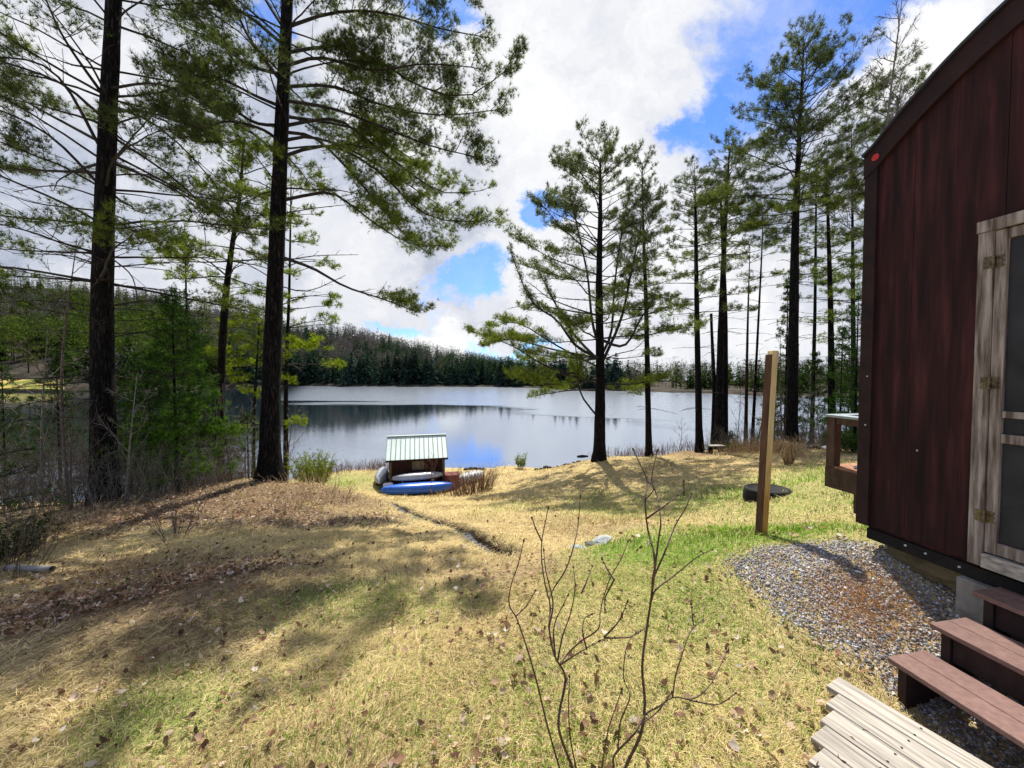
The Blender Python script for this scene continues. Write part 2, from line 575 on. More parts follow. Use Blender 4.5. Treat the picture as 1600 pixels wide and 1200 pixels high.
def build_ground():
    xs, ys = warp(-70, -7, 4.5, 70, .075), warp(-25, 1.0, 12.5, 48, .075)
    X, Y = np.meshgrid(xs, ys)
    Z = gz(X, Y)
    nx, ny = len(xs), len(ys)
    V = np.stack([X, Y, Z], -1).reshape(-1, 3)
    i = np.arange(nx * ny).reshape(ny, nx)
    F = np.stack([i[:-1, :-1], i[:-1, 1:], i[1:, 1:], i[1:, :-1]], -1).reshape(-1, 4)
    x, y = V[:, 0], V[:, 1]
    d, t = seg_dist(x, y, STREAM)
    wet = np.clip(1 - (d + .05 * vnoise(x, y, 4.0, 5)) / .30, 0, 1)
    col = np.stack([zone_green(x, y), zone_brown(x, y), np.maximum(wet, 0)], -1)
    m, T = new_mat('lawn_soil')
    co = T.n('ShaderNodeTexCoord').outputs['Object']
    a = T.n('ShaderNodeVertexColor', layer_name='col').outputs[0]
    sp = T.n('ShaderNodeSeparateColor')
    T.t.links.new(a, sp.inputs[0])
    n1, n2, n3 = T.noise(co, 3.0, 6, .6), T.noise(co, 22, 6, .7), T.noise(co, 90, 3, .7)
    fine = T.math('ADD', T.math('MULTIPLY', n2, .5), T.math('MULTIPLY', n3, .5))
    straw = T.ramp(fine, [(.34, (.19, .135, .07)), (.47, (.42, .32, .16)), (.60, (.58, .46, .24)), (.72, (.68, .57, .33))])
    straw = T.mix(T.mapr(n1, .45, .72, 0, .55), straw, T.ramp(fine, [(.35, (.13, .105, .035)), (.65, (.36, .31, .10))]))
    grn = T.ramp(fine, [(.33, (.05, .075, .012)), (.5, (.13, .21, .03)), (.68, (.26, .36, .07))])
    brn = T.ramp(fine, [(.33, (.05, .03, .02)), (.5, (.16, .10, .06)), (.7, (.36, .25, .16))])
    c = T.mix(T.math('MULTIPLY', sp.outputs[0], .85), straw, grn)
    c = T.mix(T.math('MULTIPLY', sp.outputs[1], .9), c, brn)
    c = T.mix(T.mapr(sp.outputs[2], .1, .6), c, (.022, .016, .010))
    out(T, pbr(T, c, .95, fine, .8, .03, spec=.1))
    o = mesh_obj('ground', V, F, m, col=col, smooth=True)
    structure(o)

    # trickle of water in the ditch
    s = STREAM
    tt = np.linspace(0, 1, 60)
    px = np.interp(tt * (len(s) - 1), np.arange(len(s)), s[:, 0])
    py = np.interp(tt * (len(s) - 1), np.arange(len(s)), s[:, 1])
    tx, ty = np.gradient(px), np.gradient(py)
    L = np.hypot(tx, ty)
    w = .045 + .035 * np.abs(vnoise(tt * 9, tt * 0, 1.7, 9))
    zz = gz(px, py) + .028
    A = np.stack([px - ty / L * w, py + tx / L * w, zz], -1)
    B = np.stack([px + ty / L * w, py - tx / L * w, zz], -1)
    V = np.concatenate([A, B])
    k = np.arange(59)
    F = np.stack([k, k + 1, k + 61, k + 60], -1)
    m, T = new_mat('stream_water')
    co = T.n('ShaderNodeTexCoord').outputs['Object']
    out(T, pbr(T, (.012, .012, .010), .06, T.noise(co, 12, 3), .3, .02, spec=.6))
    structure(mesh_obj('stream', V, F, m, smooth=True))


build_ground()


def build_lake():
    m, T = new_mat('lake_water')
    co = T.n('ShaderNodeTexCoord').outputs['Object']
    mp = T.n('ShaderNodeMapping', ins={'Scale': (.55, 1.6, 1)})
    T.t.links.new(co, mp.inputs[0])
    w1 = T.noise(mp.outputs[0], 1.3, 4, .55)
    w2 = T.noise(mp.outputs[0], 5.5, 3, .6)
    mb = T.n('ShaderNodeMapping', ins={'Scale': (.010, .05, 1), 'Rotation': (0, 0, .06)})
    T.t.links.new(co, mb.inputs[0])
    sy = T.n('ShaderNodeSeparateXYZ')
    T.t.links.new(co, sy.inputs[0])
    yy = T.math('ADD', sy.outputs[1], T.math('MULTIPLY', T.math('SUBTRACT', T.noise(mb.outputs[0], 1.0, 4, .55, .3), .5), 90.0))
    yy = T.math('ADD', yy, T.math('MULTIPLY', T.math('MAXIMUM', T.math('ADD', sy.outputs[0], 12.0), 0.0), 1.1))
    band = T.math('MAXIMUM', T.mapr(yy, 66, 76), T.math('MULTIPLY', T.mapr(yy, 40, 22), .35))
    shel = T.math('ADD', sy.outputs[0], T.math('MULTIPLY', sy.outputs[1], .5))
    band = T.math('MULTIPLY', band, T.mapr(shel, -18, 0, .12, 1.0))
    band = T.math('MAXIMUM', band, T.mapr(sy.outputs[1], 27, 21, 0, .7))     # the left cove lies sheltered     # wind ruffles the far water, a calm lane lies before it
    h = T.math('ADD', T.math('MULTIPLY', w1, .6), T.math('MULTIPLY', w2, .4))
    b = T.n('ShaderNodeBsdfPrincipled', ins={'IOR': 1.36})
    b.inputs['Base Color'].default_value = (.022, .034, .05, 1)
    b.inputs['Specular IOR Level'].default_value = .5
    T.put(b.inputs['Roughness'], T.mapr(band, 0, 1, .04, .22))
    bp = T.n('ShaderNodeBump', ins={'Distance': .10})
    T.put(bp.inputs['Strength'], T.mapr(band, 0, 1, .04, .42))
    T.put(bp.inputs['Height'], h)
    T.t.links.new(bp.outputs[0], b.inputs['Normal'])
    gl = T.n('ShaderNodeBsdfGlossy')
    gl.inputs['Color'].default_value = (.80, .88, 1.0, 1)
    T.put(gl.inputs['Roughness'], T.mapr(band, 0, 1, .04, .22))
    T.t.links.new(bp.outputs[0], gl.inputs['Normal'])
    mx = T.n('ShaderNodeMixShader', ins={0: .56})
    T.t.links.new(b.outputs[0], mx.inputs[1])
    T.t.links.new(gl.outputs[0], mx.inputs[2])
    out(T, mx.outputs[0])
    V = [(-900, -200, LAKE), (900, -200, LAKE), (900, 900, LAKE), (-900, 900, LAKE)]
    structure(mesh_obj('lake', V, [(0, 1, 2, 3)], m))


build_lake()

# ---------------------------------------------------------------- hills and far woods
_hp = np.array([  # photo x, shore depth, ridge depth, terrain height of the ridge above the eye
    (-1600, 80, 300, 55), (-600, 95, 320, 66), (-300, 102, 330, 72), (0, 112, 330, 74), (100, 114, 330, 70), (200, 120, 330, 62), (400, 150, 320, 43), (460, 168, 320, 34),
    (550, 162, 310, 27), (700, 152, 290, 7), (840, 140, 270, -2.5), (1000, 116, 240, -4), (1150, 100, 200, -4), (1300, 86, 190, -2), (1600, 80, 190, 3), (2300, 75, 200, 6), (3600, 70, 200, 6)], float)


def hill_at(px, s):
    """point on the far land: direction px, s = 0 at the shore, 1 on the ridge"""
    D = np.interp(px, _hp[:, 0], _hp[:, 1]) + 5 * vnoise(px * .011, px * 0, 1, 31) + 2.5 * vnoise(px * .04, px * 0, 1, 32)
    R = np.interp(px, _hp[:, 0], _hp[:, 2])
    H = np.interp(px, _hp[:, 0], _hp[:, 3]) + EYE
    d = D + (R - D) * s
    x = (px - 800) / 600 * d
    prof = np.where(s < 0, s * 30, np.clip(s, 0, 1.05) ** 1.12)
    z = LAKE + .5 * np.clip(s * 40 + .5, -1, 1) + (H - LAKE - .5) * prof - np.clip(s - 1, 0, 2) * 26
    z = z + 1.5 * vnoise(x, d, .03, 33) * np.clip(s * 4, 0, 1)
    return np.stack([x, d, z], -1)


def build_hills():
    px = np.concatenate([np.linspace(-1600, -650, 20), np.linspace(-600, 2300, 240), np.linspace(2350, 3600, 20)])
    ss = np.concatenate([[-.05, -.01], np.linspace(0, .1, 7)[0:], np.linspace(.13, 1.05, 24), [1.3, 1.8]])
    A, S = np.meshgrid(px, ss)
    V = hill_at(A, S)
    n = len(px)
    i = np.arange(V.shape[0] * n).reshape(-1, n)
    F = np.stack([i[:-1, :-1], i[:-1, 1:], i[1:, 1:], i[1:, :-1]], -1).reshape(-1, 4)
    m = mat_noise('forest_floor', (.018, .015, .010), (.045, .036, .024), .35, rough=1, c3=(.075, .060, .038))
    structure(mesh_obj('hills', V.reshape(-1, 3), F, m, smooth=True))


build_hills()


def conifer_tris(rng, n, rad=.2, c_dark=(.010, .022, .012), c_light=(.035, .062, .026), rag=.25, low=.06):
    """unit conifer: height 1, many drooping spray faces through the crown"""
    t = low + (1 - low) * (1 - np.sqrt(rng.random(n)))
    lay = np.round(t * 15) / 15
    t = np.clip(.55 * t + .45 * lay, low, 1)
    a = rng.random(n) * 2 * math.pi
    lob = 1 + .22 * np.sin(a * 3 + t * 19) + rag * rng.standard_normal(n)
    R = rad * (1 - t) ** .8 * np.clip(lob, .35, 1.6) + .006
    q = rng.random(n) ** .5
    p = np.stack([np.cos(a) * R * q, np.sin(a) * R * q, t - .05 * q * (1 - t)], -1)
    o = np.stack([np.cos(a), np.sin(a), -.35 + .3 * rng.standard_normal(n)], -1)
    s = np.stack([-np.sin(a), np.cos(a), .25 * rng.standard_normal(n)], -1)
    L = (.045 + .05 * (1 - t)) * rng.uniform(.6, 1.3, n)
    W = L * rng.uniform(.35, .7, n)
    v = np.stack([p - o * L[:, None] * .4 + s * W[:, None], p - o * L[:, None] * .4 - s * W[:, None], p + o * L[:, None]], 1)
    k = np.clip(rng.normal(.4, .28, n), 0, 1)[:, None]
    c = np.array(c_dark) * (1 - k) + np.array(c_light) * k
    tip = np.array([[[.012, 0, 0], [-.006, .01, 0], [0, 0, 1.02]], [[-.012, 0, 0], [.006, -.01, 0], [0, 0, 1.02]]])
    trunk = np.array([[[.02, 0, -.04], [-.02, 0, -.04], [0, 0, .9]], [[0, .02, -.04], [0, -.02, -.04], [0, 0, .9]]])
    v = np.concatenate([v, tip, trunk])
    c = np.concatenate([np.repeat(c, 3, 0), np.tile(c_dark, (6, 1)), np.tile((.04, .032, .026), (6, 1))])
    return v.reshape(-1, 3), c


def pinehill_tris(rng, n, c_dark=(.02, .04, .014), c_light=(.085, .12, .03)):
    """unit broad pine crown: irregular shelves of needles on a bare stem"""
    v, c = [], []
    m = 15
    for k in range(m):
        t = .25 + .75 * k / (m - 1)
        a = rng.random() * 6.28
        r = (.24 * (1 - ((t - .45) / .62) ** 2)) * rng.uniform(.35, 1)
        cx, cy = math.cos(a) * r, math.sin(a) * r
        nn = n // m
        g = rng.standard_normal((nn, 3)) * np.array([.085, .085, .025]) + (cx, cy, t)
        d = rng.standard_normal((nn, 3)) * .02
        e = rng.standard_normal((nn, 3)) * .02
        v.append(np.stack([g, g + d, g + e], 1))
        kk = np.clip(rng.normal(.45, .3, nn), 0, 1)[:, None]
        c.append(np.repeat(np.array(c_dark) * (1 - kk) + np.array(c_light) * kk, 3, 0))
    trunk = np.array([[[.014, 0, -.04], [-.014, 0, -.04], [0, 0, .95]], [[0, .014, -.04], [0, -.014, -.04], [0, 0, .95]]])
    v.append(trunk)
    c.append(np.tile((.05, .04, .033), (6, 1)))
    return np.concatenate(v).reshape(-1, 3), np.concatenate(c)


def bare_tris(rng, n, c1=(.085, .075, .079), c2=(.18, .16, .165)):
    """unit leafless broadleaf: stem and a haze of fine twigs"""
    t = rng.uniform(.3, 1, n)
    a = rng.random(n) * 6.28
    R = .24 * np.sqrt(np.clip(1 - ((t - .62) / .42) ** 2, 0.02, 1)) * np.sqrt(rng.random(n))
    p = np.stack([np.cos(a) * R, np.sin(a) * R, t - .06], -1)
    d = np.stack([np.cos(a) * .6, np.sin(a) * .6, np.ones(n)], -1) * rng.uniform(.06, .13, n)[:, None]
    w = rng.standard_normal((n, 3)) * .006
    v = np.stack([p - w, p + w, p + d], 1)
    k = rng.random(n)[:, None]
    c = np.repeat(np.array(c1) * (1 - k) + np.array(c2) * k, 3, 0)
    trunk = np.array([[[.013, 0, -.05], [-.013, 0, -.05], [0, 0, .8]], [[0, .013, -.05], [0, -.013, -.05], [0, 0, .8]]])
    return np.concatenate([v, trunk]).reshape(-1, 3), np.concatenate([c, np.tile((.13, .11, .10), (6, 1))])


def place(v, base, h, w, rot):
    c, s = math.cos(rot), math.sin(rot)
    q = v * np.array([h * w, h * w, h])
    return np.stack([q[:, 0] * c - q[:, 1] * s, q[:, 0] * s + q[:, 1] * c, q[:, 2]], -1) + base


def far_woods():
    rng = np.random.default_rng(11)
    protoC = [conifer_tris(rng, 130, rad=.22 + .03 * k) for k in range(4)]
    protoP = [pinehill_tris(rng, 150, (.022, .048, .014), (.09, .14, .035)) for k in range(3)]
    protoB = [bare_tris(rng, 90) for k in range(4)]
    ev, ec, bv, bc = [], [], [], []
    n = 0
    while n < 5200:
        px, s = (rng.uniform(-700, 2300) if rng.random() < .5 else rng.uniform(-150, 900)), rng.uniform(.02, 1.0) ** .9
        b = hill_at(np.array(px), np.array(s))
        if 330 < px < 900 and s < .05:
            continue
        if px < 140 and s < .24:
            continue
        n += 1
        mixn = float(vnoise(b[0], b[1], .02, 41)) * .35
        pc = .80 - .42 * s + mixn if px > 330 else .72 + mixn
        if px > 950:
            pc = .72 + mixn
        if s > .93:
            pc = .6
        hs = float(np.interp(px, [600, 850, 1000], [1, .75, .7]))
        if rng.random() < pc:
            pr = protoC[rng.integers(4)] if rng.random() < .65 else protoP[rng.integers(3)]
            h = rng.uniform(8, 15) * hs
            v, c = pr
            k = rng.uniform(.7, 1.25) * np.array([rng.uniform(.85, 1.15), 1, rng.uniform(.85, 1.25)])
            if px < 420:
                k = k * np.array([2.3, 2.0, .9]) * rng.choice([.5, .8, 1.1])
            elif px < 950:
                k = k * np.array([.85, 1.0, 1.15])
            elif px > 950:
                k = k * np.array([2.2, 2.0, .9]) * rng.choice([.6, 1.0])
            ev.append(place(v, b, h, rng.uniform(.8, 1.2), rng.random() * 6.28))
            ec.append(c * k)
        else:
            v, c = protoB[rng.integers(4)]
            bv.append(place(v, b, rng.uniform(8, 14) * hs, rng.uniform(.8, 1.3), rng.random() * 6.28))
            bc.append(c * rng.uniform(.7, 1.25) * np.array([1, rng.uniform(.9, 1), rng.uniform(.9, 1.05)]))
    for nm, vv, cc, lb in (('evergreen_forest', ev, ec, 'dark evergreen forest covering the hillside across the lake'),
                           ('leafless_forest', bv, bc, 'grey brown leafless forest covering the hilltop across the lake')):
        V = np.concatenate(vv)
        o = mesh_obj(nm, V, np.arange(len(V)).reshape(-1, 3), M['far'], col=np.concatenate(cc))
        tag(o, lb, 'forest', kind='stuff')

    # the row of big conifers along the far shore, each a thing of its own
    shared = []
    for k in range(8):
        q = rng.uniform(.9, 1.9)
        v, c = conifer_tris(rng, 620, rad=.17 + .02 * k, c_dark=(.012 * q, .025 * q, .018 * q), c_light=(.048 * q, .075 * q, .050 * q))
        shared.append((v, c))
    meshes = [None] * 8
    for i, px in enumerate(np.linspace(345, 985, 100)):
        pxx = px + rng.uniform(-4, 4)
        b = hill_at(np.array(pxx), np.array(rng.uniform(.012, .085)))
        k = int(rng.integers(8))
        h = rng.uniform(6.0, 14.5) * (1.08 if px < 650 else .9)
        if meshes[k] is None:
            o = mesh_obj('conifer', shared[k][0], np.arange(len(shared[k][0])).reshape(-1, 3), M['far'], col=shared[k][1])
            meshes[k] = o
        else:
            o = meshes[k].copy()
            COL.objects.link(o)
        o.location = b
        o.rotation_euler = (0, 0, rng.random() * 6.28)
        o.scale = (h * rng.uniform(.8, 1.15), h * rng.uniform(.8, 1.15), h)
        tag(o, 'dark blue green conifer in the row along the far lake shore', 'tree', 'conifers lining the far lake shore')
    # green pines round the grassy clearing of the left cove
    meshes = [None] * 3
    protos = [pinehill_tris(rng, 900, (.02, .045, .01), (.11, .16, .03)), pinehill_tris(rng, 900, (.03, .055, .012), (.15, .19, .035)),
              conifer_tris(rng, 800, .24, (.014, .034, .010), (.07, .115, .025))]
    for i, px in enumerate(np.linspace(-260, 420, 90)):
        s = rng.uniform(.03, .25) if not -40 < px < 110 else rng.uniform(.075, .26)
        b = hill_at(np.array(px + rng.uniform(-8, 8)), np.array(s))
        k = int(rng.integers(3))
        if meshes[k] is None:
            o = mesh_obj('evergreen_tree', protos[k][0], np.arange(len(protos[k][0])).reshape(-1, 3), M['far'], col=protos[k][1])
            meshes[k] = o
        else:
            o = meshes[k].copy()
            COL.objects.link(o)
        h = rng.uniform(10, 17)
        o.location = b
        o.rotation_euler = (0, 0, rng.random() * 6.28)
        o.scale = (h, h, h)
        tag(o, 'sunlit green evergreen on the far bank of the left cove', 'tree', 'evergreens round the left cove')
    # pale lawn on that far bank
    px = np.linspace(-60, 100, 26)
    ss = np.linspace(.004, .05, 6)
    A, S = np.meshgrid(px, ss)
    V = hill_at(A, S) + (0, 0, .25)
    i = np.arange(V.shape[0] * 26).reshape(-1, 26)
    F = np.stack([i[:-1, :-1], i[:-1, 1:], i[1:, 1:], i[1:, :-1]], -1).reshape(-1, 4)
    m = mat_noise('clearing_grass', (.16, .20, .03), (.50, .36, .10), .25, rough=1, lo=.42, hi=.56)
    structure(mesh_obj('far_lawn', V.reshape(-1, 3), F, m, smooth=True))


far_woods()

# ---------------------------------------------------------------- pines and other trees
def norm(v):
    return v / (np.linalg.norm(v, axis=-1, keepdims=True) + 1e-9)


def tuft_mesh(pos, dr, length, width, n, rng, c1, c2, spread=.75, per=None):
    """fans of needles: one thin face per needle"""
    T = len(pos)
    d = norm(dr[:, None] + spread * rng.standard_normal((T, n, 3)))
    L = length * rng.uniform(.65, 1.25, (T, n, 1))
    side = norm(np.cross(d, rng.standard_normal((T, n, 3)))) * width
    b = pos[:, None] + d * L * .05
    v = np.stack([b - side, b + side, b + d * L], 2).reshape(-1, 3)
    k = np.clip(rng.normal(.45, .27, (T, 1, 1)) if per is None else per[:, None, None] + rng.normal(0, .12, (T, 1, 1)), 0, 1)
    c = np.array(c1) * (1 - k) + np.array(c2) * k
    c = np.broadcast_to(c[:, :, None], (T, n, 3, 3)).reshape(-1, 3)
    return v, c


def interp_path(pts, t):
    pts = np.asarray(pts, float)
    s = np.linspace(0, 1, len(pts))
    return np.stack([np.interp(t, s, pts[:, k]) for k in range(pts.shape[1])], -1)


def smooth_path(pts, n):
    """Catmull-Rom through the points"""
    p = np.asarray(pts, float)
    p = np.vstack([2 * p[0] - p[1], p, 2 * p[-1] - p[-2]])
    m = len(p) - 3
    r = []
    for q in np.linspace(0, m - 1e-6, n):
        i = int(q)
        t = q - i
        a, b, c, d = p[i:i + 4]
        r.append(.5 * (2 * b + (c - a) * t + (2 * a - 5 * b + 4 * c - d) * t * t + (3 * b - a - 3 * c + d) * t ** 3))
    return np.array(r)


class Pine:
    def __init__(s, name, label, path, r0, seed, cat='tree', group=None, bark='bark', taper=.25, flare=1.5,
                 needle=.11, nwidth=.0035, nn=12, spacing=.12, c1=(.030, .042, .020), c2=(.13, .165, .065), spread=.75):
        s.rng = np.random.default_rng(seed)
        path = [np.array(p, float) for p in path]
        base = path[0].copy()
        base[2] = float(gz(base[0], base[1]))
        path[0] = base
        s.root = thing(name, label, cat, base, group)
        s.path = smooth_path(path, 34)
        s.len = path[-1][2] - base[2]
        s.r0, s.taper = r0, taper
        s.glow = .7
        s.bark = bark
        g = G()
        z = np.linspace(0, 1, 34)
        rad = r0 * (1 - (1 - taper) * z) * (1 + (flare - 1) * np.exp(-z * s.len / .35))
        p0 = s.path.copy()
        pts = np.vstack([p0[0] - (0, 0, .4), p0])
        rad = np.concatenate([[rad[0] * 1.15], rad])
        g.tube(pts, rad, 12, jit=.03, rng=s.rng)
        s.trunk = g.build('trunk', M[bark], s.root, smooth=True)
        s.g = G()
        s.tp, s.td, s.tk = [], [], []
        s.opt = dict(length=needle, width=nwidth, n=nn, c1=c1, c2=c2, spread=spread)
        s.spacing = spacing

    def at(s, f):
        return interp_path(s.path, np.array([f]))[0]

    def rad(s, f):
        return s.r0 * (1 - (1 - s.taper) * f)

    def limb_path(s, p0, az, L, e0, e1, n=9, wig=.10):
        r = s.rng
        pts = [np.array(p0)]
        wa = az
        for k in range(n):
            t = k / (n - 1)
            e = e0 + (e1 - e0) * t + wig * r.standard_normal() * .6
            wa += wig * r.standard_normal() * .8
            st = L / n
            pts.append(pts[-1] + st * np.array([math.sin(wa) * math.cos(e), math.cos(wa) * math.cos(e), math.sin(e)]))
        return np.array(pts)

    def limb(s, pts, r, leaf=.3, l2=None, dens=1.0, dead=False, spc=.26, up=.16, tuft=1.0, glow=0.0):
        """a limb along the points, its side shoots and, past leaf, the needle tufts"""
        pts = np.asarray(pts, float)
        L = np.linalg.norm(np.diff(pts, axis=0), axis=1).sum()
        s.g.tube(pts, np.linspace(r, max(.006, r * .22), len(pts)), 5, cap=True)
        rng = s.rng
        m = max(2, int(L / spc * dens))
        ts = np.sort(rng.uniform(.16 if dead else min(leaf * .75, .9), 1.0, m))
        side = rng.choice([-1, 1])
        for t in ts:
            side = -side
            p = interp_path(pts, np.array([t]))[0]
            q = interp_path(pts, np.array([min(1, t + .06)]))[0] - interp_path(pts, np.array([max(0, t - .06)]))[0]
            d = norm(q)
            h = norm(np.cross(d, (0, 0, 1.0)))
            ang = math.radians(rng.uniform(32, 66)) * side
            dd = norm(d * math.cos(ang) + h * math.sin(ang) + np.array([0, 0, up + .16 * rng.standard_normal()]))
            ll = (l2 if l2 else min(.36 * L, 1.15)) * (1.05 - .62 * t) * rng.uniform(.5, 1.2)
            if dead:
                ll *= .55
            k = 5
            tq = np.linspace(0, 1, k)[:, None]
            sp = p + dd * ll * tq + np.array([0, 0, .14 * ll]) * tq ** 2 * (1 if not dead else -.7) + rng.standard_normal((k, 3)) * .025 * ll * tq
            s.g.tube(sp, np.linspace(max(.006, r * .26), .004, k), 3, cap=False)
            if dead or t < leaf:
                continue
            nt = max(3, int(ll / s.spacing * tuft * 1.8))
            tt = np.sqrt(rng.uniform(.05, 1, nt))
            pp = interp_path(sp, tt)
            lat = np.cross(dd, (0, 0, 1.0))
            pp = pp + lat * rng.normal(0, .21 * min(1.2, ll), (nt, 1)) + np.array([0, 0, 1]) * rng.normal(.02, .06, (nt, 1))
            s.tp.append(pp)
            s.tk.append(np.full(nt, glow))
            s.td.append(norm(dd * .7 + lat * rng.normal(0, .5, (nt, 1)) + np.array([0, 0, .45])))
        if not dead:
            nt = max(3, int(6 * tuft))
            pp = interp_path(pts, rng.uniform(.9, 1.0, nt)) + rng.normal(0, .05, (nt, 3))
            s.tp.append(pp)
            s.tk.append(np.full(nt, glow))
            s.td.append(np.tile(norm(pts[-1] - pts[-3] + (0, 0, .2)), (nt, 1)))

    def whorls(s, f0, f1, lenf, n, per=(3, 5), e0=(.15, .5), e1=(-.05, .25), leaf=.35, rb=.016, azbias=None, dens=1.0, dead=False, tuft=1.0, **k):
        rng = s.rng
        for i in range(n):
            f = f0 + (f1 - f0) * (i + rng.uniform(-.3, .3)) / max(1, n - 1)
            f = min(max(f, .02), .995)
            g = min(max((f - f0) / (f1 - f0 + 1e-9), 0), 1)
            a0 = rng.random() * 6.28
            nb = rng.integers(per[0], per[1] + 1)
            for j in range(nb):
                az = a0 + j * 2 * math.pi / nb + rng.normal(0, .3)
                L = lenf(g, az) * rng.uniform(.65, 1.12)
                if L < .12:
                    continue
                ea, eb = e0[0] + (e0[1] - e0[0]) * g, e1[0] + (e1[1] - e1[0]) * g
                p = s.limb_path(s.at(f), az, L, ea + rng.normal(0, .12), eb + rng.normal(0, .14))
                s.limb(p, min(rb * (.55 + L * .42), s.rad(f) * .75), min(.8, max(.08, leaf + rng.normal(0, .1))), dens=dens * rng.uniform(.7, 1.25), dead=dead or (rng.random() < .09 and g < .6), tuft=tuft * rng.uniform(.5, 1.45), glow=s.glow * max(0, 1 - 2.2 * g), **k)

    def done(s):
        if s.g.n:
            s.g.build('branches', M['bark_red' if s.bark == 'bark_red' else 'limb'], s.root, smooth=False)
        if s.tp:
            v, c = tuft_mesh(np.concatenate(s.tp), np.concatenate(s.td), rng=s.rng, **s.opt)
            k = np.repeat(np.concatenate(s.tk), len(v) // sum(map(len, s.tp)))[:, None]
            c = c * (1 - k) + c * np.array((1.75, 1.75, .75)) * k  # backlit sun on the lower boughs painted into the needle colour
            mesh_obj('needles', v, np.arange(len(v)).reshape(-1, 3), M['needle'], s.root, col=c)
        return s.root


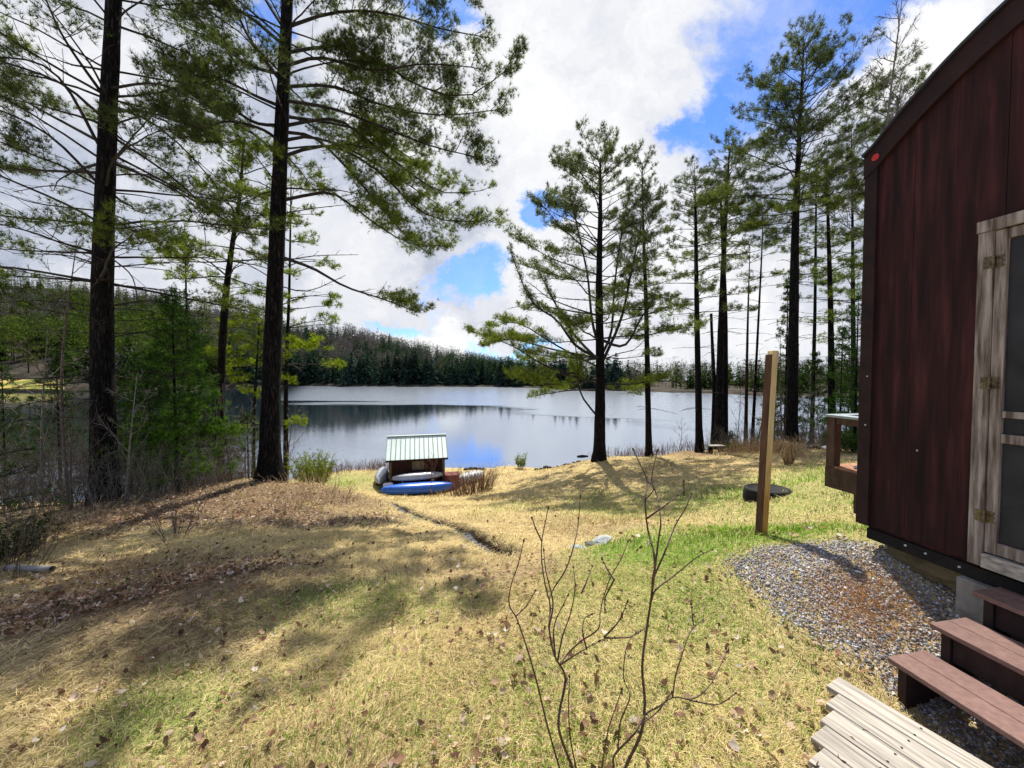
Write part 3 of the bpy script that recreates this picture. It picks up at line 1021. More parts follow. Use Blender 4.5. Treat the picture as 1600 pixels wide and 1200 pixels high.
def big_left_pines():
    # the outermost pine
    t = Pine('pine_tree', 'tall dark pine with long bare lower limbs, leftmost big trunk on the bank', [P(165, 786, 7.5), P(160, 600, 7.5), P(161, 400, 7.5), P(170, 160, 7.5), P(180, -60, 7.5), P(186, -420, 7.5)],
             .205, 101, flare=1.5, needle=.105, nwidth=.0040, nn=14, spacing=.040, taper=.42)
    for y, xs, dp, dead in [(295, [(60, 200), (-120, 130)], -1.2, 0), (240, [(80, 110), (-60, 85)], -1.6, 0), (185, [(95, 130), (0, 95), (-120, 60)], -.8, 0),
                            (150, [(100, 60), (60, -30)], -1.5, 0), (270, [(40, 265), (-90, 255)], .6, 0), (225, [(60, 170), (0, 140), (-80, 140)], 1.0, 0),
                            (310, [(90, 290), (20, 300)], .5, 1), (345, [(110, 352), (75, 358)], -.4, 1), (330, [(60, 318), (0, 300)], .2, 1),
                            (420, [(110, 400), (20, 396)], .3, 1), (395, [(100, 380), (30, 330)], .5, 1)]:
        pts = [P(162, y, 7.5)] + [P(a, b, 7.5 + dp * (i + 1) / len(xs)) for i, (a, b) in enumerate(xs)]
        t.limb(smooth_path(pts, 10), .032 if not dead else .018, .5, dead=bool(dead), l2=.9, tuft=1.3)
    for y, xs, dp, dead in [(205, [(260, 270), (330, 330), (385, 365)], 1.8, 0), (235, [(240, 275), (320, 320), (400, 385)], 2.2, 0), (175, [(230, 175), (290, 195), (330, 200)], -.9, 0),
                            (140, [(230, 130), (270, 140), (330, 170)], -.8, 0), (275, [(240, 275), (300, 320), (318, 345), (322, 400)], .6, 1), (250, [(250, 285), (330, 330), (400, 372)], 2.0, 0),
                            (160, [(250, 200), (330, 280), (400, 380)], 2.5, 0), (300, [(215, 305), (250, 312)], .3, 1), (330, [(200, 345), (240, 365)], .4, 1), (360, [(240, 350), (290, 330)], -.3, 1),
                            (378, [(220, 380), (248, 374)], .1, 1), (395, [(205, 430), (215, 475)], .2, 1), (418, [(240, 412), (275, 408)], .2, 1), (445, [(230, 450), (270, 455)], .5, 1), (480, [(225, 470), (270, 475)], .5, 1),
                            (500, [(100, 480), (60, 500)], .4, 1), (462, [(110, 455), (80, 480)], .3, 1), (530, [(220, 520), (250, 530)], .4, 1)]:
        pts = [P(162, y, 7.5)] + [P(a, b, 7.5 + dp * (i + 1) / len(xs)) for i, (a, b) in enumerate(xs)]
        t.limb(smooth_path(pts, 10), .028 if not dead else .016, .42, dead=bool(dead), l2=.8, tuft=1.3)
    t.whorls(.12, .38, lambda g, a: 1.5, 11, (2, 4), (.05, .2), (-.2, 0), dead=True, rb=.009)
    t.whorls(.36, .60, lambda g, a: 2.9 - .3 * g, 7, (3, 4), (.1, .3), (-.1, .2), leaf=.42, tuft=1.3)
    t.whorls(.60, .98, lambda g, a: 2.8 - 2.0 * g, 8, (3, 5), (.2, .6), (.1, .5), leaf=.3, tuft=.8)
    t.done()

    # the pine whose boughs reach out over the lake
    t = Pine('pine_tree', 'tall dark pine on the bank with dense needle boughs reaching right over the lake', [P(421, 748, 9), P(424, 600, 9), P(431, 420, 9), P(440, 200, 9), P(449, 0, 9), P(454, -150, 9)],
             .222, 102, flare=1.6, needle=.11, nwidth=.0040, nn=15, spacing=.034, taper=.42)
    for y, xs, dp, lf, tf in [
            (308, [(510, 301), (545, 318), (590, 352), (640, 380), (700, 385)], .8, .35, 1.5), (240, [(500, 228), (548, 240), (600, 275), (650, 325), (700, 345), (772, 345)], -.6, .42, 1.6),
            (192, [(520, 186), (565, 212), (630, 262), (690, 300), (752, 298)], .3, .35, 1.6), (175, [(530, 195), (600, 220), (700, 290)], 1.4, .3, 1.6),
            (78, [(530, 72), (600, 100), (650, 132), (730, 150), (805, 98)], -.5, .3, 1.6), (130, [(520, 135), (600, 165), (690, 180), (790, 170)], .4, .3, 1.7),
            (150, [(520, 170), (600, 200), (680, 230), (745, 245)], -1.0, .3, 1.7), (40, [(520, 20), (600, 20), (690, 45), (770, 60)], .2, .25, 1.7),
            (-30, [(520, -45), (600, -50), (680, -20), (740, 0)], -.3, .25, 1.6), (100, [(500, 90), (580, 110), (660, 100), (740, 105)], -1.4, .25, 1.7),
            (200, [(490, 215), (540, 260), (600, 330), (640, 375)], -1.5, .4, 1.5), (215, [(490, 215), (560, 240), (640, 290), (700, 330)], 1.8, .35, 1.5),
            (395, [(490, 420), (540, 448), (600, 468), (652, 488)], -.5, .72, 1.6),
            # left side
            (190, [(395, 190), (340, 150), (270, 100)], -1.2, .35, 1.5), (240, [(390, 205), (330, 175), (270, 160)], .9, .35, 1.4), (120, [(390, 60), (370, 20), (340, -30)], -.8, .35, 1.3),
            (110, [(385, 100), (330, 60), (250, 30)], .6, .3, 1.5), (60, [(380, 20), (320, 5), (230, 10)], -.6, .3, 1.5), (160, [(400, 150), (350, 125), (310, 120)], -1.8, .35, 1.4),
            (215, [(405, 200), (350, 190), (300, 215)], -1.6, .4, 1.3), (30, [(390, -30), (320, -50), (240, -40)], .9, .3, 1.4)]:
        dp = dp + (.7 if xs[0][0] > 438 else 0)
        pts = [P(438, y + 6, 9)] + [P(a, b, 9 + dp * (i + 1) / len(xs)) for i, (a, b) in enumerate(xs)]
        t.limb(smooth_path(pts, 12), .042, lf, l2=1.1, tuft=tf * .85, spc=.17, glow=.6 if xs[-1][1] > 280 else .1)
    for y, xs, dp in [(335, [(495, 325), (540, 320)], .3), (410, [(490, 400), (560, 398)], .3), (445, [(480, 455), (540, 430)], -.4), (480, [(470, 465), (510, 460)], .4), (415, [(390, 395), (350, 370)], .3),
                      (300, [(405, 285), (380, 280)], .2), (440, [(400, 420), (360, 400)], .3), (490, [(400, 480), (370, 470)], .4)]:
        t.limb(smooth_path([P(432, y, 9)] + [P(a, b, 9 + dp) for a, b in xs], 7), .016, .4, dead=True)
    t.whorls(.53, .74, lambda g, a: 2.4, 5, (3, 4), (.1, .3), (-.15, .2), leaf=.3, tuft=1.4, spc=.2)
    t.whorls(.76, .99, lambda g, a: 1.9 - 1.2 * g, 5, (3, 4), (.15, .6), (.05, .5), leaf=.3, tuft=.8)
    t.done()


def far_pine(name, label, pts, r0, seed, w, f0, n, dead0=None, bark='bark', leaf=.35, tuft=1.0, c1=(.034, .046, .026), c2=(.135, .165, .075), group=None, per=(3, 5), top=1.0, e0=(.05, .7), e1=(.0, .6), nw=.0062, cat='tree', topper=3, nn=9):
    t = Pine(name, label, pts, r0, seed, cat=cat, bark=bark, needle=.135, nwidth=nw, nn=nn, spacing=.048, c1=c1, c2=c2, taper=.12, flare=1.4, group=group)
    if dead0 is not None:
        t.whorls(dead0, f0, lambda g, a: w(0, a) * .5 + .3, max(3, int((f0 - dead0) * t.len / .55)), (2, 3), (.0, .2), (-.3, .0), dead=True, rb=.010)
    t.whorls(f0, top, w, n, per, e0, e1, leaf=leaf, tuft=tuft, spc=.24, l2=None)
    for k in range(topper):
        t.limb(t.limb_path(t.at(.97), k * 2.1, .55, .9, 1.2, 5), .015, .1, tuft=1.0)
    return t


def right_pines():
    # broad pine with candelabra limbs
    L3 = lambda g, a: float(np.interp(g, [0, .3, .45, .58, .78, .92, 1], [4.3, 4.2, 3.6, 2.5, 2.3, 1.8, 1.0])) * (1.12 if math.sin(a) < 0 else .85)
    t = far_pine('pine_tree', 'broad spreading pine with several upright limbs from one trunk at the lake edge', [P(936, 719, 17), P(938, 600, 17), P(936, 450, 17), P(938, 330, 17), P(938, 250, 17)],
                 .27, 201, L3, .33, 20, leaf=.45, tuft=1.3, per=(4, 5), e0=(.0, .8), e1=(.05, .7))
    for y, xs, dp in [(560, [(955, 520), (960, 450), (970, 370), (985, 290)], .8), (575, [(970, 500), (985, 430), (1000, 360), (1012, 290)], -.3), (545, [(925, 500), (918, 430), (903, 360), (890, 300)], .3),
                      (560, [(900, 540), (870, 500), (830, 470), (800, 400)], -1.0), (565, [(895, 520), (860, 460), (840, 420)], 1.0), (530, [(975, 540), (1000, 500), (1020, 470)], -1.0)]:
        p = smooth_path([P(937, y, 17)] + [P(a, b, 17 + dp) for a, b in xs], 12)
        t.limb(p, .075, .58, l2=1.2, tuft=1.0, spc=.3)
    for y, xs, dp in [(600, [(880, 585), (830, 590), (790, 588)], -1.5), (590, [(860, 575), (800, 540), (735, 518)], -.8), (600, [(990, 600), (1040, 590)], -1.2), (610, [(890, 610), (840, 618)], 1.0), (575, [(870, 540), (810, 505), (770, 510)], .8),
                      (655, [(910, 620), (903, 590), (900, 545), (890, 520)], -.3), (600, [(960, 610), (1010, 605)], 1.5), (590, [(900, 600), (850, 600), (810, 592)], -2.5), (560, [(860, 545), (800, 530), (760, 540)], -1.6)]:
        p = smooth_path([P(937, y, 17)] + [P(a, b, 17 + dp * (i + 1) / len(xs)) for i, (a, b) in enumerate(xs)], 10)
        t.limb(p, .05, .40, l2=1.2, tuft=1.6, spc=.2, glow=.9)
    t.done()

    # slim pine just right of it
    t = far_pine('pine_tree', 'slim straight pine right of the broad spreading one', [P(1014, 717, 18), P(1010, 500, 18), P(1006, 380, 18), P(1003, 255, 18)], .145, 202, lambda g, a: 2.1 - 1.25 * g, .30, 18, dead0=.1, tuft=1.2, leaf=.45)
    t.done()
    t = far_pine('pine_tree', 'slender pine behind the wooden bench, left of the paired trunks', [P(1093, 707, 19), P(1089, 500, 19), P(1087, 350, 19), P(1086, 280, 19)], .17, 203, lambda g, a: 2.4 - 1.3 * g, .36, 17, dead0=.1, tuft=1.2, leaf=.45)
    t.done()
    t = far_pine('pine_tree', 'taller front trunk of the paired pines beside the bench', [P(1122, 703, 20), P(1127, 500, 20), P(1134, 330, 20), P(1140, 228, 20)], .21, 204, lambda g, a: 2.6 - 1.5 * g, .52, 14, dead0=.22, tuft=1.3)
    t.done()
    t = far_pine('pine_tree', 'rear trunk of the paired pines, half hidden behind the front one', [P(1132, 702, 20.6), P(1133, 500, 20.6), P(1128, 350, 20.6), P(1124, 285, 20.6)], .17, 205, lambda g, a: 2.0 - 1.1 * g, .6, 9, dead0=.3, tuft=1.1)
    t.done()
    t = far_pine('pine_tree', 'thin reddish trunked dead pine left of the wooden post', [P(1165, 700, 20), P(1168, 520, 20), P(1172, 380, 20)], .095, 206, lambda g, a: .9 - .4 * g, .8, 4, dead0=.2, bark='bark_red', tuft=.5, per=(2, 3), topper=1)
    t.done()
    t = far_pine('pine_tree', 'thin leaning dark pine directly behind the top of the wooden post', [P(1175, 695, 20), P(1182, 560, 20), P(1190, 400, 20), P(1192, 330, 20)], .085, 207, lambda g, a: 1.4 - .7 * g, .6, 8, dead0=.2, tuft=.8, per=(2, 4), topper=1)
    t.done()
    # tall pine right of the post
    L9 = lambda g, a: float(np.interp(g, [0, .25, .5, .75, .9, 1], [2.6, 3.2, 2.7, 2.1, 1.6, .9])) * (1 + .15 * math.cos(5 * a))
    t = far_pine('pine_tree', 'tallest pine on the right, thick trunk beside the dry grass clump', [P(1236, 703, 16), P(1240, 500, 16), P(1243, 350, 16), P(1249, 210, 16), P(1256, 68, 16)], .23, 208, L9, .48, 21, dead0=.22, tuft=1.5, leaf=.38)
    t.done()
    t = far_pine('pine_tree', 'thin pine behind the tallest one, first slim trunk to its right', [P(1268, 690, 21), P(1273, 500, 21), P(1275, 330, 21), P(1276, 250, 21)], .11, 209, lambda g, a: 1.8 - .9 * g, .42, 12, dead0=.15, tuft=1.0)
    t.done()
    t = far_pine('pine_tree', 'dark straight pine nearest the cabin corner on its left', [P(1300, 705, 17), P(1298, 500, 17), P(1294, 350, 17), P(1292, 265, 17)], .15, 210, lambda g, a: 2.3 - 1.2 * g, .34, 15, dead0=.12, tuft=1.2, c2=(.15, .20, .05))
    t.done()
    t = far_pine('pine_tree', 'pine standing behind the cabin with its crown above the low eave', [P(1405, 700, 15.5), P(1405, 450, 15.5), P(1403, 250, 15.5), P(1402, 150, 15.5)], .17, 211, lambda g, a: 2.6 - 1.3 * g, .45, 13, dead0=.2, tuft=1.3)
    t.done()
    t = far_pine('pine_tree', 'pine between the tallest one and the cabin, crown level with the eave', [P(1335, 700, 22), P(1333, 500, 22), P(1332, 350, 22), P(1330, 200, 22)], .15, 212, lambda g, a: 2.6 - 1.4 * g, .28, 16, dead0=.15, tuft=1.2, c2=(.14, .19, .05))
    t.done()
    # snapped dead trunk
    g = G()
    base = gp(1113, 705, 20.3)
    root = thing('dead_trunk', 'snapped bare dead trunk beside the paired pines', 'dead tree', base)
    pts = smooth_path([base - (0, 0, .3), P(1116, 620, 20.3), P(1114, 560, 20.3), P(1111, 490, 20.3)], 12)
    g.tube(pts, np.linspace(.13, .07, 12), 8, jit=.08, rng=np.random.default_rng(5))
    g.build('trunk', M['bark'], root, smooth=True)
    g = G()
    r = np.random.default_rng(6)
    for k in range(12):
        p = interp_path(pts, np.array([r.uniform(.35, .98)]))[0]
        a = r.random() * 6.28
        d = np.array([math.sin(a), math.cos(a), r.uniform(-.3, .4)]) * r.uniform(.3, .9)
        g.tube([p, p + d * .5 + (0, 0, .03), p + d], [.016, .010, .005], 4)
    g.build('branches', M['limb'], root)


def spruce(name, label, base, h, w, seed, c1, c2, dens=1.0, low=.08, nl=.07, nw=.0035, lean=(0, 0), group=None, nn=8, sp=.065):
    """young fir: whorls of flat sprays with short needles"""
    top = np.array(base) + (lean[0], lean[1], h)
    t = Pine(name, label, [base, (np.array(base) + top) / 2, top], .012 + .0075 * h, seed, needle=nl, nwidth=nw, nn=nn, spacing=sp, c1=c1, c2=c2, taper=.12, flare=1.2, spread=.9, group=group)
    t.whorls(low, .985, lambda g, a: w * max(1 - g, 0) ** .8 * (1 - .25 * (g < .1)) + .05, max(8, int(h * 4.4 * dens)), (4, 6), (-.05, .75), (-.1, .6), leaf=.12, rb=.008, tuft=1.25, spc=.11)
    return t.done()


def small_firs():
    F = dict(c1=(.016, .042, .010), c2=(.07, .15, .028))
    D = dict(c1=(.008, .018, .008), c2=(.03, .052, .020))
    spruce('fir_tree', 'young bright green fir on the left bank between the two big pines', gp(277, 768, 8.3), 4.45, 1.3, 301, sp=.042, nn=10, nl=.075, nw=.0045, dens=1.5, c1=(.011, .028, .009), c2=(.10, .20, .038))
    spruce('fir_tree', 'small dark fir tucked behind the young bright fir on the bank', gp(236, 752, 9.5), 3.6, 1.2, 302, sp=.05, nw=.005, c1=(.008, .018, .008), c2=(.034, .060, .020))
    spruce('spruce_tree', 'tall thin dark spruce behind the young fir, sparse top against the cloud', gp(298, 740, 12.5), 9.2, 1.1, 303, nl=.08, nw=.006, sp=.10, dens=.6, **D)
    spruce('fir_tree', 'broad green fir behind the crooked tree on the left bank', gp(335, 740, 12), 4.0, 1.0, 304, c1=(.010, .024, .009), c2=(.042, .075, .022), nl=.08, nw=.006, dens=.8)
    spruce('fir_tree', 'green fir right beside the trunk of the big overhanging pine', gp(388, 735, 12.5), 3.4, .9, 305, c1=(.018, .036, .010), c2=(.07, .12, .024), nl=.08, nw=.006, dens=.8)
    spruce('fir_tree', 'dark young fir at the left edge of the picture', gp(-28, 880, 4.9), 2.2, .7, 306, c1=(.012, .028, .010), c2=(.055, .09, .024), nl=.05)
    spruce('fir_tree', 'bright green young fir in the wood, nearest to the porch rail', gp(1335, 700, 13), 5.4, 1.3, 311, nl=.09, nw=.0065, sp=.09, dens=.8, **F)
    spruce('fir_tree', 'green young fir left of the porch among dark trunks', gp(1312, 690, 17), 5.6, 1.2, 312, nl=.09, nw=.0075, sp=.10, dens=.8, c1=(.016, .042, .010), c2=(.06, .12, .026))
    spruce('spruce_tree', 'narrow dark spruce close behind the right side of the wooden post', gp(1226, 698, 20), 9.0, 1.0, 313, nl=.10, nw=.009, sp=.12, dens=.7, **D)
    spruce('spruce_tree', 'dark spruce low behind the wooden post, left of the tallest pine', gp(1210, 696, 21), 4.4, 1.2, 314, nl=.10, nw=.009, sp=.12, dens=.7, c1=(.012, .028, .009), c2=(.05, .085, .022))
    spruce('spruce_tree', 'dark green spruce filling the gap behind the porch opening', gp(1360, 690, 15), 4.2, 1.4, 315, nl=.10, nw=.0075, sp=.10, dens=.8, c1=(.010, .024, .009), c2=(.045, .08, .02))
    spruce('fir_tree', 'small fir at the foot of the paired pines right of the bench', gp(1139, 706, 19.5), .9, .5, 316, nl=.09, nw=.009, sp=.10, **D)
    spruce('spruce_tree', 'dark spruce in the wood between the tallest pine and the porch', gp(1270, 697, 19), 5.0, 1.2, 317, nl=.10, nw=.009, sp=.12, dens=.7, c1=(.010, .024, .009), c2=(.045, .08, .02))
    spruce('hemlock_tree', 'dark hemlock behind the bank, left of the leftmost big trunk', gp(95, 765, 11), 4.4, 1.15, 318, c1=(.008, .019, .008), c2=(.034, .058, .020), nl=.08, nw=.006, sp=.07, dens=.9)
    spruce('hemlock_tree', 'dark hemlock at the left picture edge behind the brush', gp(10, 765, 12), 4.6, 1.2, 319, c1=(.008, .020, .008), c2=(.038, .062, .020), nl=.08, nw=.006, sp=.07, dens=.9)
    spruce('hemlock_tree', 'dark evergreen in the gap just right of the leftmost big trunk', gp(205, 750, 12), 4.4, 1.1, 323, c1=(.008, .018, .008), c2=(.032, .055, .020), nl=.08, nw=.006, sp=.07, dens=.9)
    # yellow-green crooked pine between the big two
    t = Pine('pine_tree', 'crooked thin pine with yellow green needles, behind and between the two big trunks', [gp(341, 742, 11), P(345, 600, 11), P(352, 470, 11), P(362, 390, 11), P(374, 310, 11), P(382, 215, 11)], .125, 320,
             needle=.13, nwidth=.006, nn=12, spacing=.075, c1=(.05, .075, .012), c2=(.17, .21, .035), taper=.2)
    t.whorls(.50, .99, lambda g, a: 2.5 - 1.5 * g, 10, (3, 5), (.1, .5), (-.1, .3), leaf=.4, tuft=1.4)
    t.whorls(.2, .5, lambda g, a: 1.3, 7, (2, 3), (.1, .3), (.1, .3), dead=True, rb=.012)
    t.done()
    t = Pine('pine_tree', 'yellow green pine glowing right behind the big overhanging pine', [gp(446, 742, 15), P(447, 600, 15), P(452, 450, 15), P(455, 280, 15)], .10, 321,
             needle=.15, nwidth=.008, nn=11, spacing=.085, c1=(.05, .08, .012), c2=(.18, .22, .035), taper=.2)
    t.whorls(.40, .99, lambda g, a: 2.4 - 1.2 * g, 11, (3, 5), (.0, .5), (-.1, .3), leaf=.45, tuft=1.3)
    t.done()
    t = Pine('pine_tree', 'low yellow green pine at the water left of the big overhanging pine trunk', [gp(395, 738, 14), P(397, 650, 14), P(402, 560, 14), P(405, 505, 14)], .07, 322,
             needle=.14, nwidth=.008, nn=11, spacing=.085, c1=(.05, .08, .012), c2=(.17, .21, .03), taper=.2)
    t.whorls(.3, .99, lambda g, a: 1.9 - 1.2 * g, 8, (3, 5), (.0, .5), (-.1, .3), leaf=.3, tuft=1.3)
    t.done()


def bare_tree(name, label, base, h, r, seed, mat, lean=(0, 0), n1=10, spread=.6, sub=5, cat='sapling', group=None, lo=.25):
    rng = np.random.default_rng(seed)
    base = np.array(base)
    root = thing(name, label, cat, base, group)
    top = base + (lean[0], lean[1], h)
    mid = (base + top) / 2 + np.append(rng.normal(0, .04 * h, 2), 0)
    path = smooth_path([base - (0, 0, .1), mid, top], 12)
    g = G()
    g.tube(path, np.linspace(r, r * .15, 12), 7)
    g.build('trunk', mat, root, smooth=True)
    g = G()
    for k in range(n1):
        f = lo + (1 - lo) * (k + rng.random()) / n1
        p = interp_path(path, np.array([min(f, .99)]))[0]
        a = k * 2.4 + rng.normal(0, .4)
        L = h * spread * (1.05 - f) * rng.uniform(.5, 1.1) + .12
        e = rng.uniform(.5, 1.0)
        d = np.array([math.sin(a) * math.cos(e), math.cos(a) * math.cos(e), math.sin(e)])
        q = np.array([p + d * L * t + np.array([0, 0, .12 * L * t * t]) + rng.normal(0, .03 * L, 3) * t for t in np.linspace(0, 1, 6)])
        rr = max(r * .42 * (1 - .6 * f), .004)
        g.tube(q, np.linspace(rr, .003, 6), 4, cap=False)
        for j in range(sub):
            s = interp_path(q, np.array([rng.uniform(.25, .98)]))[0]
            dd = norm(d + rng.normal(0, .55, 3) + (0, 0, .15)) * L * rng.uniform(.18, .45)
            e1 = s + dd * .5 + rng.normal(0, .02 * L, 3)
            g.tube([s, e1, s + dd], [rr * .45 + .001, rr * .3 + .001, .0018], 3, cap=False)
            for _ in range(2):
                d3 = norm(dd + rng.normal(0, .35, 3) * np.linalg.norm(dd) * 2) * np.linalg.norm(dd) * .5
                g.tube([e1, e1 + d3], [rr * .25 + .001, .0016], 3, cap=False)
    g.build('branches', mat, root)
    return root


def saplings():
    bare_tree('birch_tree', 'leafless tree with fine pale twigs rising behind the cabin roof', gp(1390, 700, 14), 16.4, .085, 401, M['twig_pale'], n1=30, spread=.30, sub=12, cat='tree', lo=.45)
    for k, (px, py, d, h, lean, lb, m) in enumerate([
            (66, 795, 7.6, 3.6, (.25, 0), 'pale crooked sapling left of the leftmost big pine', 'twig_pale'), (108, 785, 7.4, 5.2, (.1, .2), 'thin dark sapling just left of the leftmost big trunk', 'twig'),
            (112, 790, 6.9, 2.2, (.2, .0), 'short twiggy sapling at the foot of the leftmost big pine', 'twig'), (195, 790, 7.0, 2.4, (.3, 0), 'low grey sapling right at the leftmost big trunk', 'twig_pale'),
            (20, 800, 7.8, 3.0, (-.2, 0), 'pale sapling nearest the left picture edge', 'twig_pale'), (330, 765, 9.3, 2.8, (.1, 0), 'grey leafless sapling right of the young bright fir', 'twig_pale'),
            (365, 765, 9.2, 2.4, (-.2, 0), 'leafless sapling just left of the overhanging pine trunk', 'twig'), (305, 770, 8.8, 2.0, (.3, 0), 'low leafless sapling behind the young fir', 'twig'),
            (150, 790, 6.6, 1.9, (-.2, .1), 'small sapling in front of the leftmost big trunk', 'twig'), (385, 745, 10.5, 2.6, (.2, 0), 'grey twiggy sapling behind the overhanging pine', 'twig_pale'),
            (450, 735, 11.0, 2.6, (.3, 0), 'pale twiggy sapling over the water right of the overhanging pine', 'twig_pale'),
            (1150, 703, 20.5, 3.6, (.2, 0), 'bare sapling between the paired pines and the thin red trunk', 'twig_pale'), (1205, 700, 18.5, 3.4, (.3, 0), 'bare sapling behind the wooden post by the fallen logs', 'twig_pale'),
            (1255, 705, 16.5, 3.0, (.2, 0), 'leafless sapling just right of the tallest pine', 'twig_pale'), (1285, 705, 16.2, 2.6, (-.1, 0), 'leafless twiggy sapling left of the porch corner', 'twig_pale'),
            (1180, 700, 19.5, 5.0, (.1, 0), 'thin grey sapling beside the thin leaning pine', 'twig'), (1222, 700, 19, 6.0, (-.2, 0), 'tall thin leafless sapling between post and tallest pine', 'twig'),
            (1060, 708, 20, 1.8, (.1, 0), 'little leafless sapling at the water between the slim pines', 'twig_pale'), (1318, 705, 18, 5.5, (.1, 0), 'tall bare sapling in the wood above the porch rail', 'twig')]):
        bare_tree('sapling', lb, gp(px, py, d), h, .012 + .0045 * h, 410 + k, M[m], lean, 10, .42, 5)


big_left_pines()
right_pines()
small_firs()
saplings()

# ---------------------------------------------------------------- cabin, steps, deck, porch
M['stain'] = mat_noise('dark_red_stain', (.012, .0045, .0045), (.036, .010, .010), 8, (2.2, 2.2, .16), .75, .5, .004, 9, c3=(.078, .021, .022), spec=.22, lo=.33, hi=.69)
M['trim_stain'] = mat_noise('trim_stain', (.016, .007, .007), (.036, .014, .013), 7, (1, 1, 1), .7, .3, .004, spec=.25)
M['old_wood'] = mat_noise('weathered_door_wood', (.10, .075, .062), (.25, .205, .175), 6, (6, 6, .45), .85, .5, .003, 7, c3=(.42, .37, .33), spec=.15)
M['tread'] = mat_noise('brown_composite', (.17, .098, .083), (.245, .145, .122), 9, (3, 3, 3), .75, .25, .002, 6, spec=.3)
M['riser'] = mat_noise('dark_brown_board', (.022, .012, .011), (.05, .026, .022), 6, (2, 2, .7), .8, .3, .003)
M['deck'] = mat_noise('grey_weathered_boards', (.20, .18, .155), (.41, .37, .32), 3, (.8, 16, 16), .85, .5, .003, 8, c3=(.56, .51, .44), spec=.15, rot=(0, 0, math.radians(63.4)))
M['black'] = mat_noise('black_sill', (.004, .004, .004), (.014, .012, .011), 8, rough=.7)
M['skid'] = mat_noise('treated_timber', (.07, .055, .028), (.17, .135, .075), 6, (1, 1, 3), .9)
M['concrete'] = mat_noise('concrete', (.17, .16, .14), (.33, .31, .28), 6, rough=.95, bstr=.5, bdist=.006)
M['brass'] = mat_noise('aged_brass', (.07, .055, .03), (.24, .19, .11), 40, rough=.45, bstr=.1, metal=.8)
M['iron'] = mat_noise('dark_iron', (.012, .011, .010), (.035, .03, .027), 30, rough=.6, metal=.5)
M['red'] = mat_noise('red_reflector', (.45, .015, .02), (.7, .03, .045), 60, rough=.35, spec=.5)
M['bolt'] = mat_noise('white_bolt', (.5, .5, .5), (.7, .7, .7), 30, rough=.4)
M['roofing'] = mat_noise('dark_roofing', (.010, .010, .014), (.03, .03, .038), 12, rough=.55, spec=.5)
M['porch'] = mat_noise('porch_stain', (.06, .032, .024), (.12, .068, .05), 6, (3, 3, 1), .8, .3, .003)
M['floorboard'] = mat_noise('porch_floor', (.30, .14, .08), (.45, .24, .15), 6, (2, 2, 2), .8)
M['cap'] = mat_noise('grey_cap', (.22, .27, .30), (.36, .42, .45), 8, rough=.5, spec=.5)


def mat_screen():
    m, T = new_mat('insect_screen')
    co = T.n('ShaderNodeTexCoord').outputs['Object']
    n = T.noise(co, 4, 4)
    b = pbr(T, T.ramp(n, [(.35, (.014, .014, .016)), (.65, (.042, .042, .046))]), .55, spec=.4)
    tr = T.n('ShaderNodeBsdfTransparent')
    mx = T.n('ShaderNodeMixShader', ins={0: .22})
    T.t.links.new(b, mx.inputs[1])
    T.t.links.new(tr.outputs[0], mx.inputs[2])
    out(T, mx.outputs[0])
    return m


M['screen'] = mat_screen()
CC = np.array([2.85, 3.1, 0])
WU = np.array([-.1867, .9824, 0])     # along the gable wall, away from the viewer
WN = np.array([-.9824, -.1867, 0])    # out of the wall, to the left
Zv = np.array([0, 0, 1.0])


def W(s, o, z):
    """point of the cabin: s along the wall from the far corner, o out of the wall, z above the eye"""
    return CC - WU * s + WN * o + Zv * (z + EYE)


def wbox(g, s0, s1, o0, o1, z0, z1):
    return g.box(W(s0, o0, z0), W(s1, o0, z0) - W(s0, o0, z0), W(s0, o1, z0) - W(s0, o0, z0), Zv * (z1 - z0))


SPAN = 2.75


def arc(s):
    u = (s - SPAN / 2) / (SPAN / 2)
    return 1.71 + .60 * (1 - np.abs(u) ** 2.1)


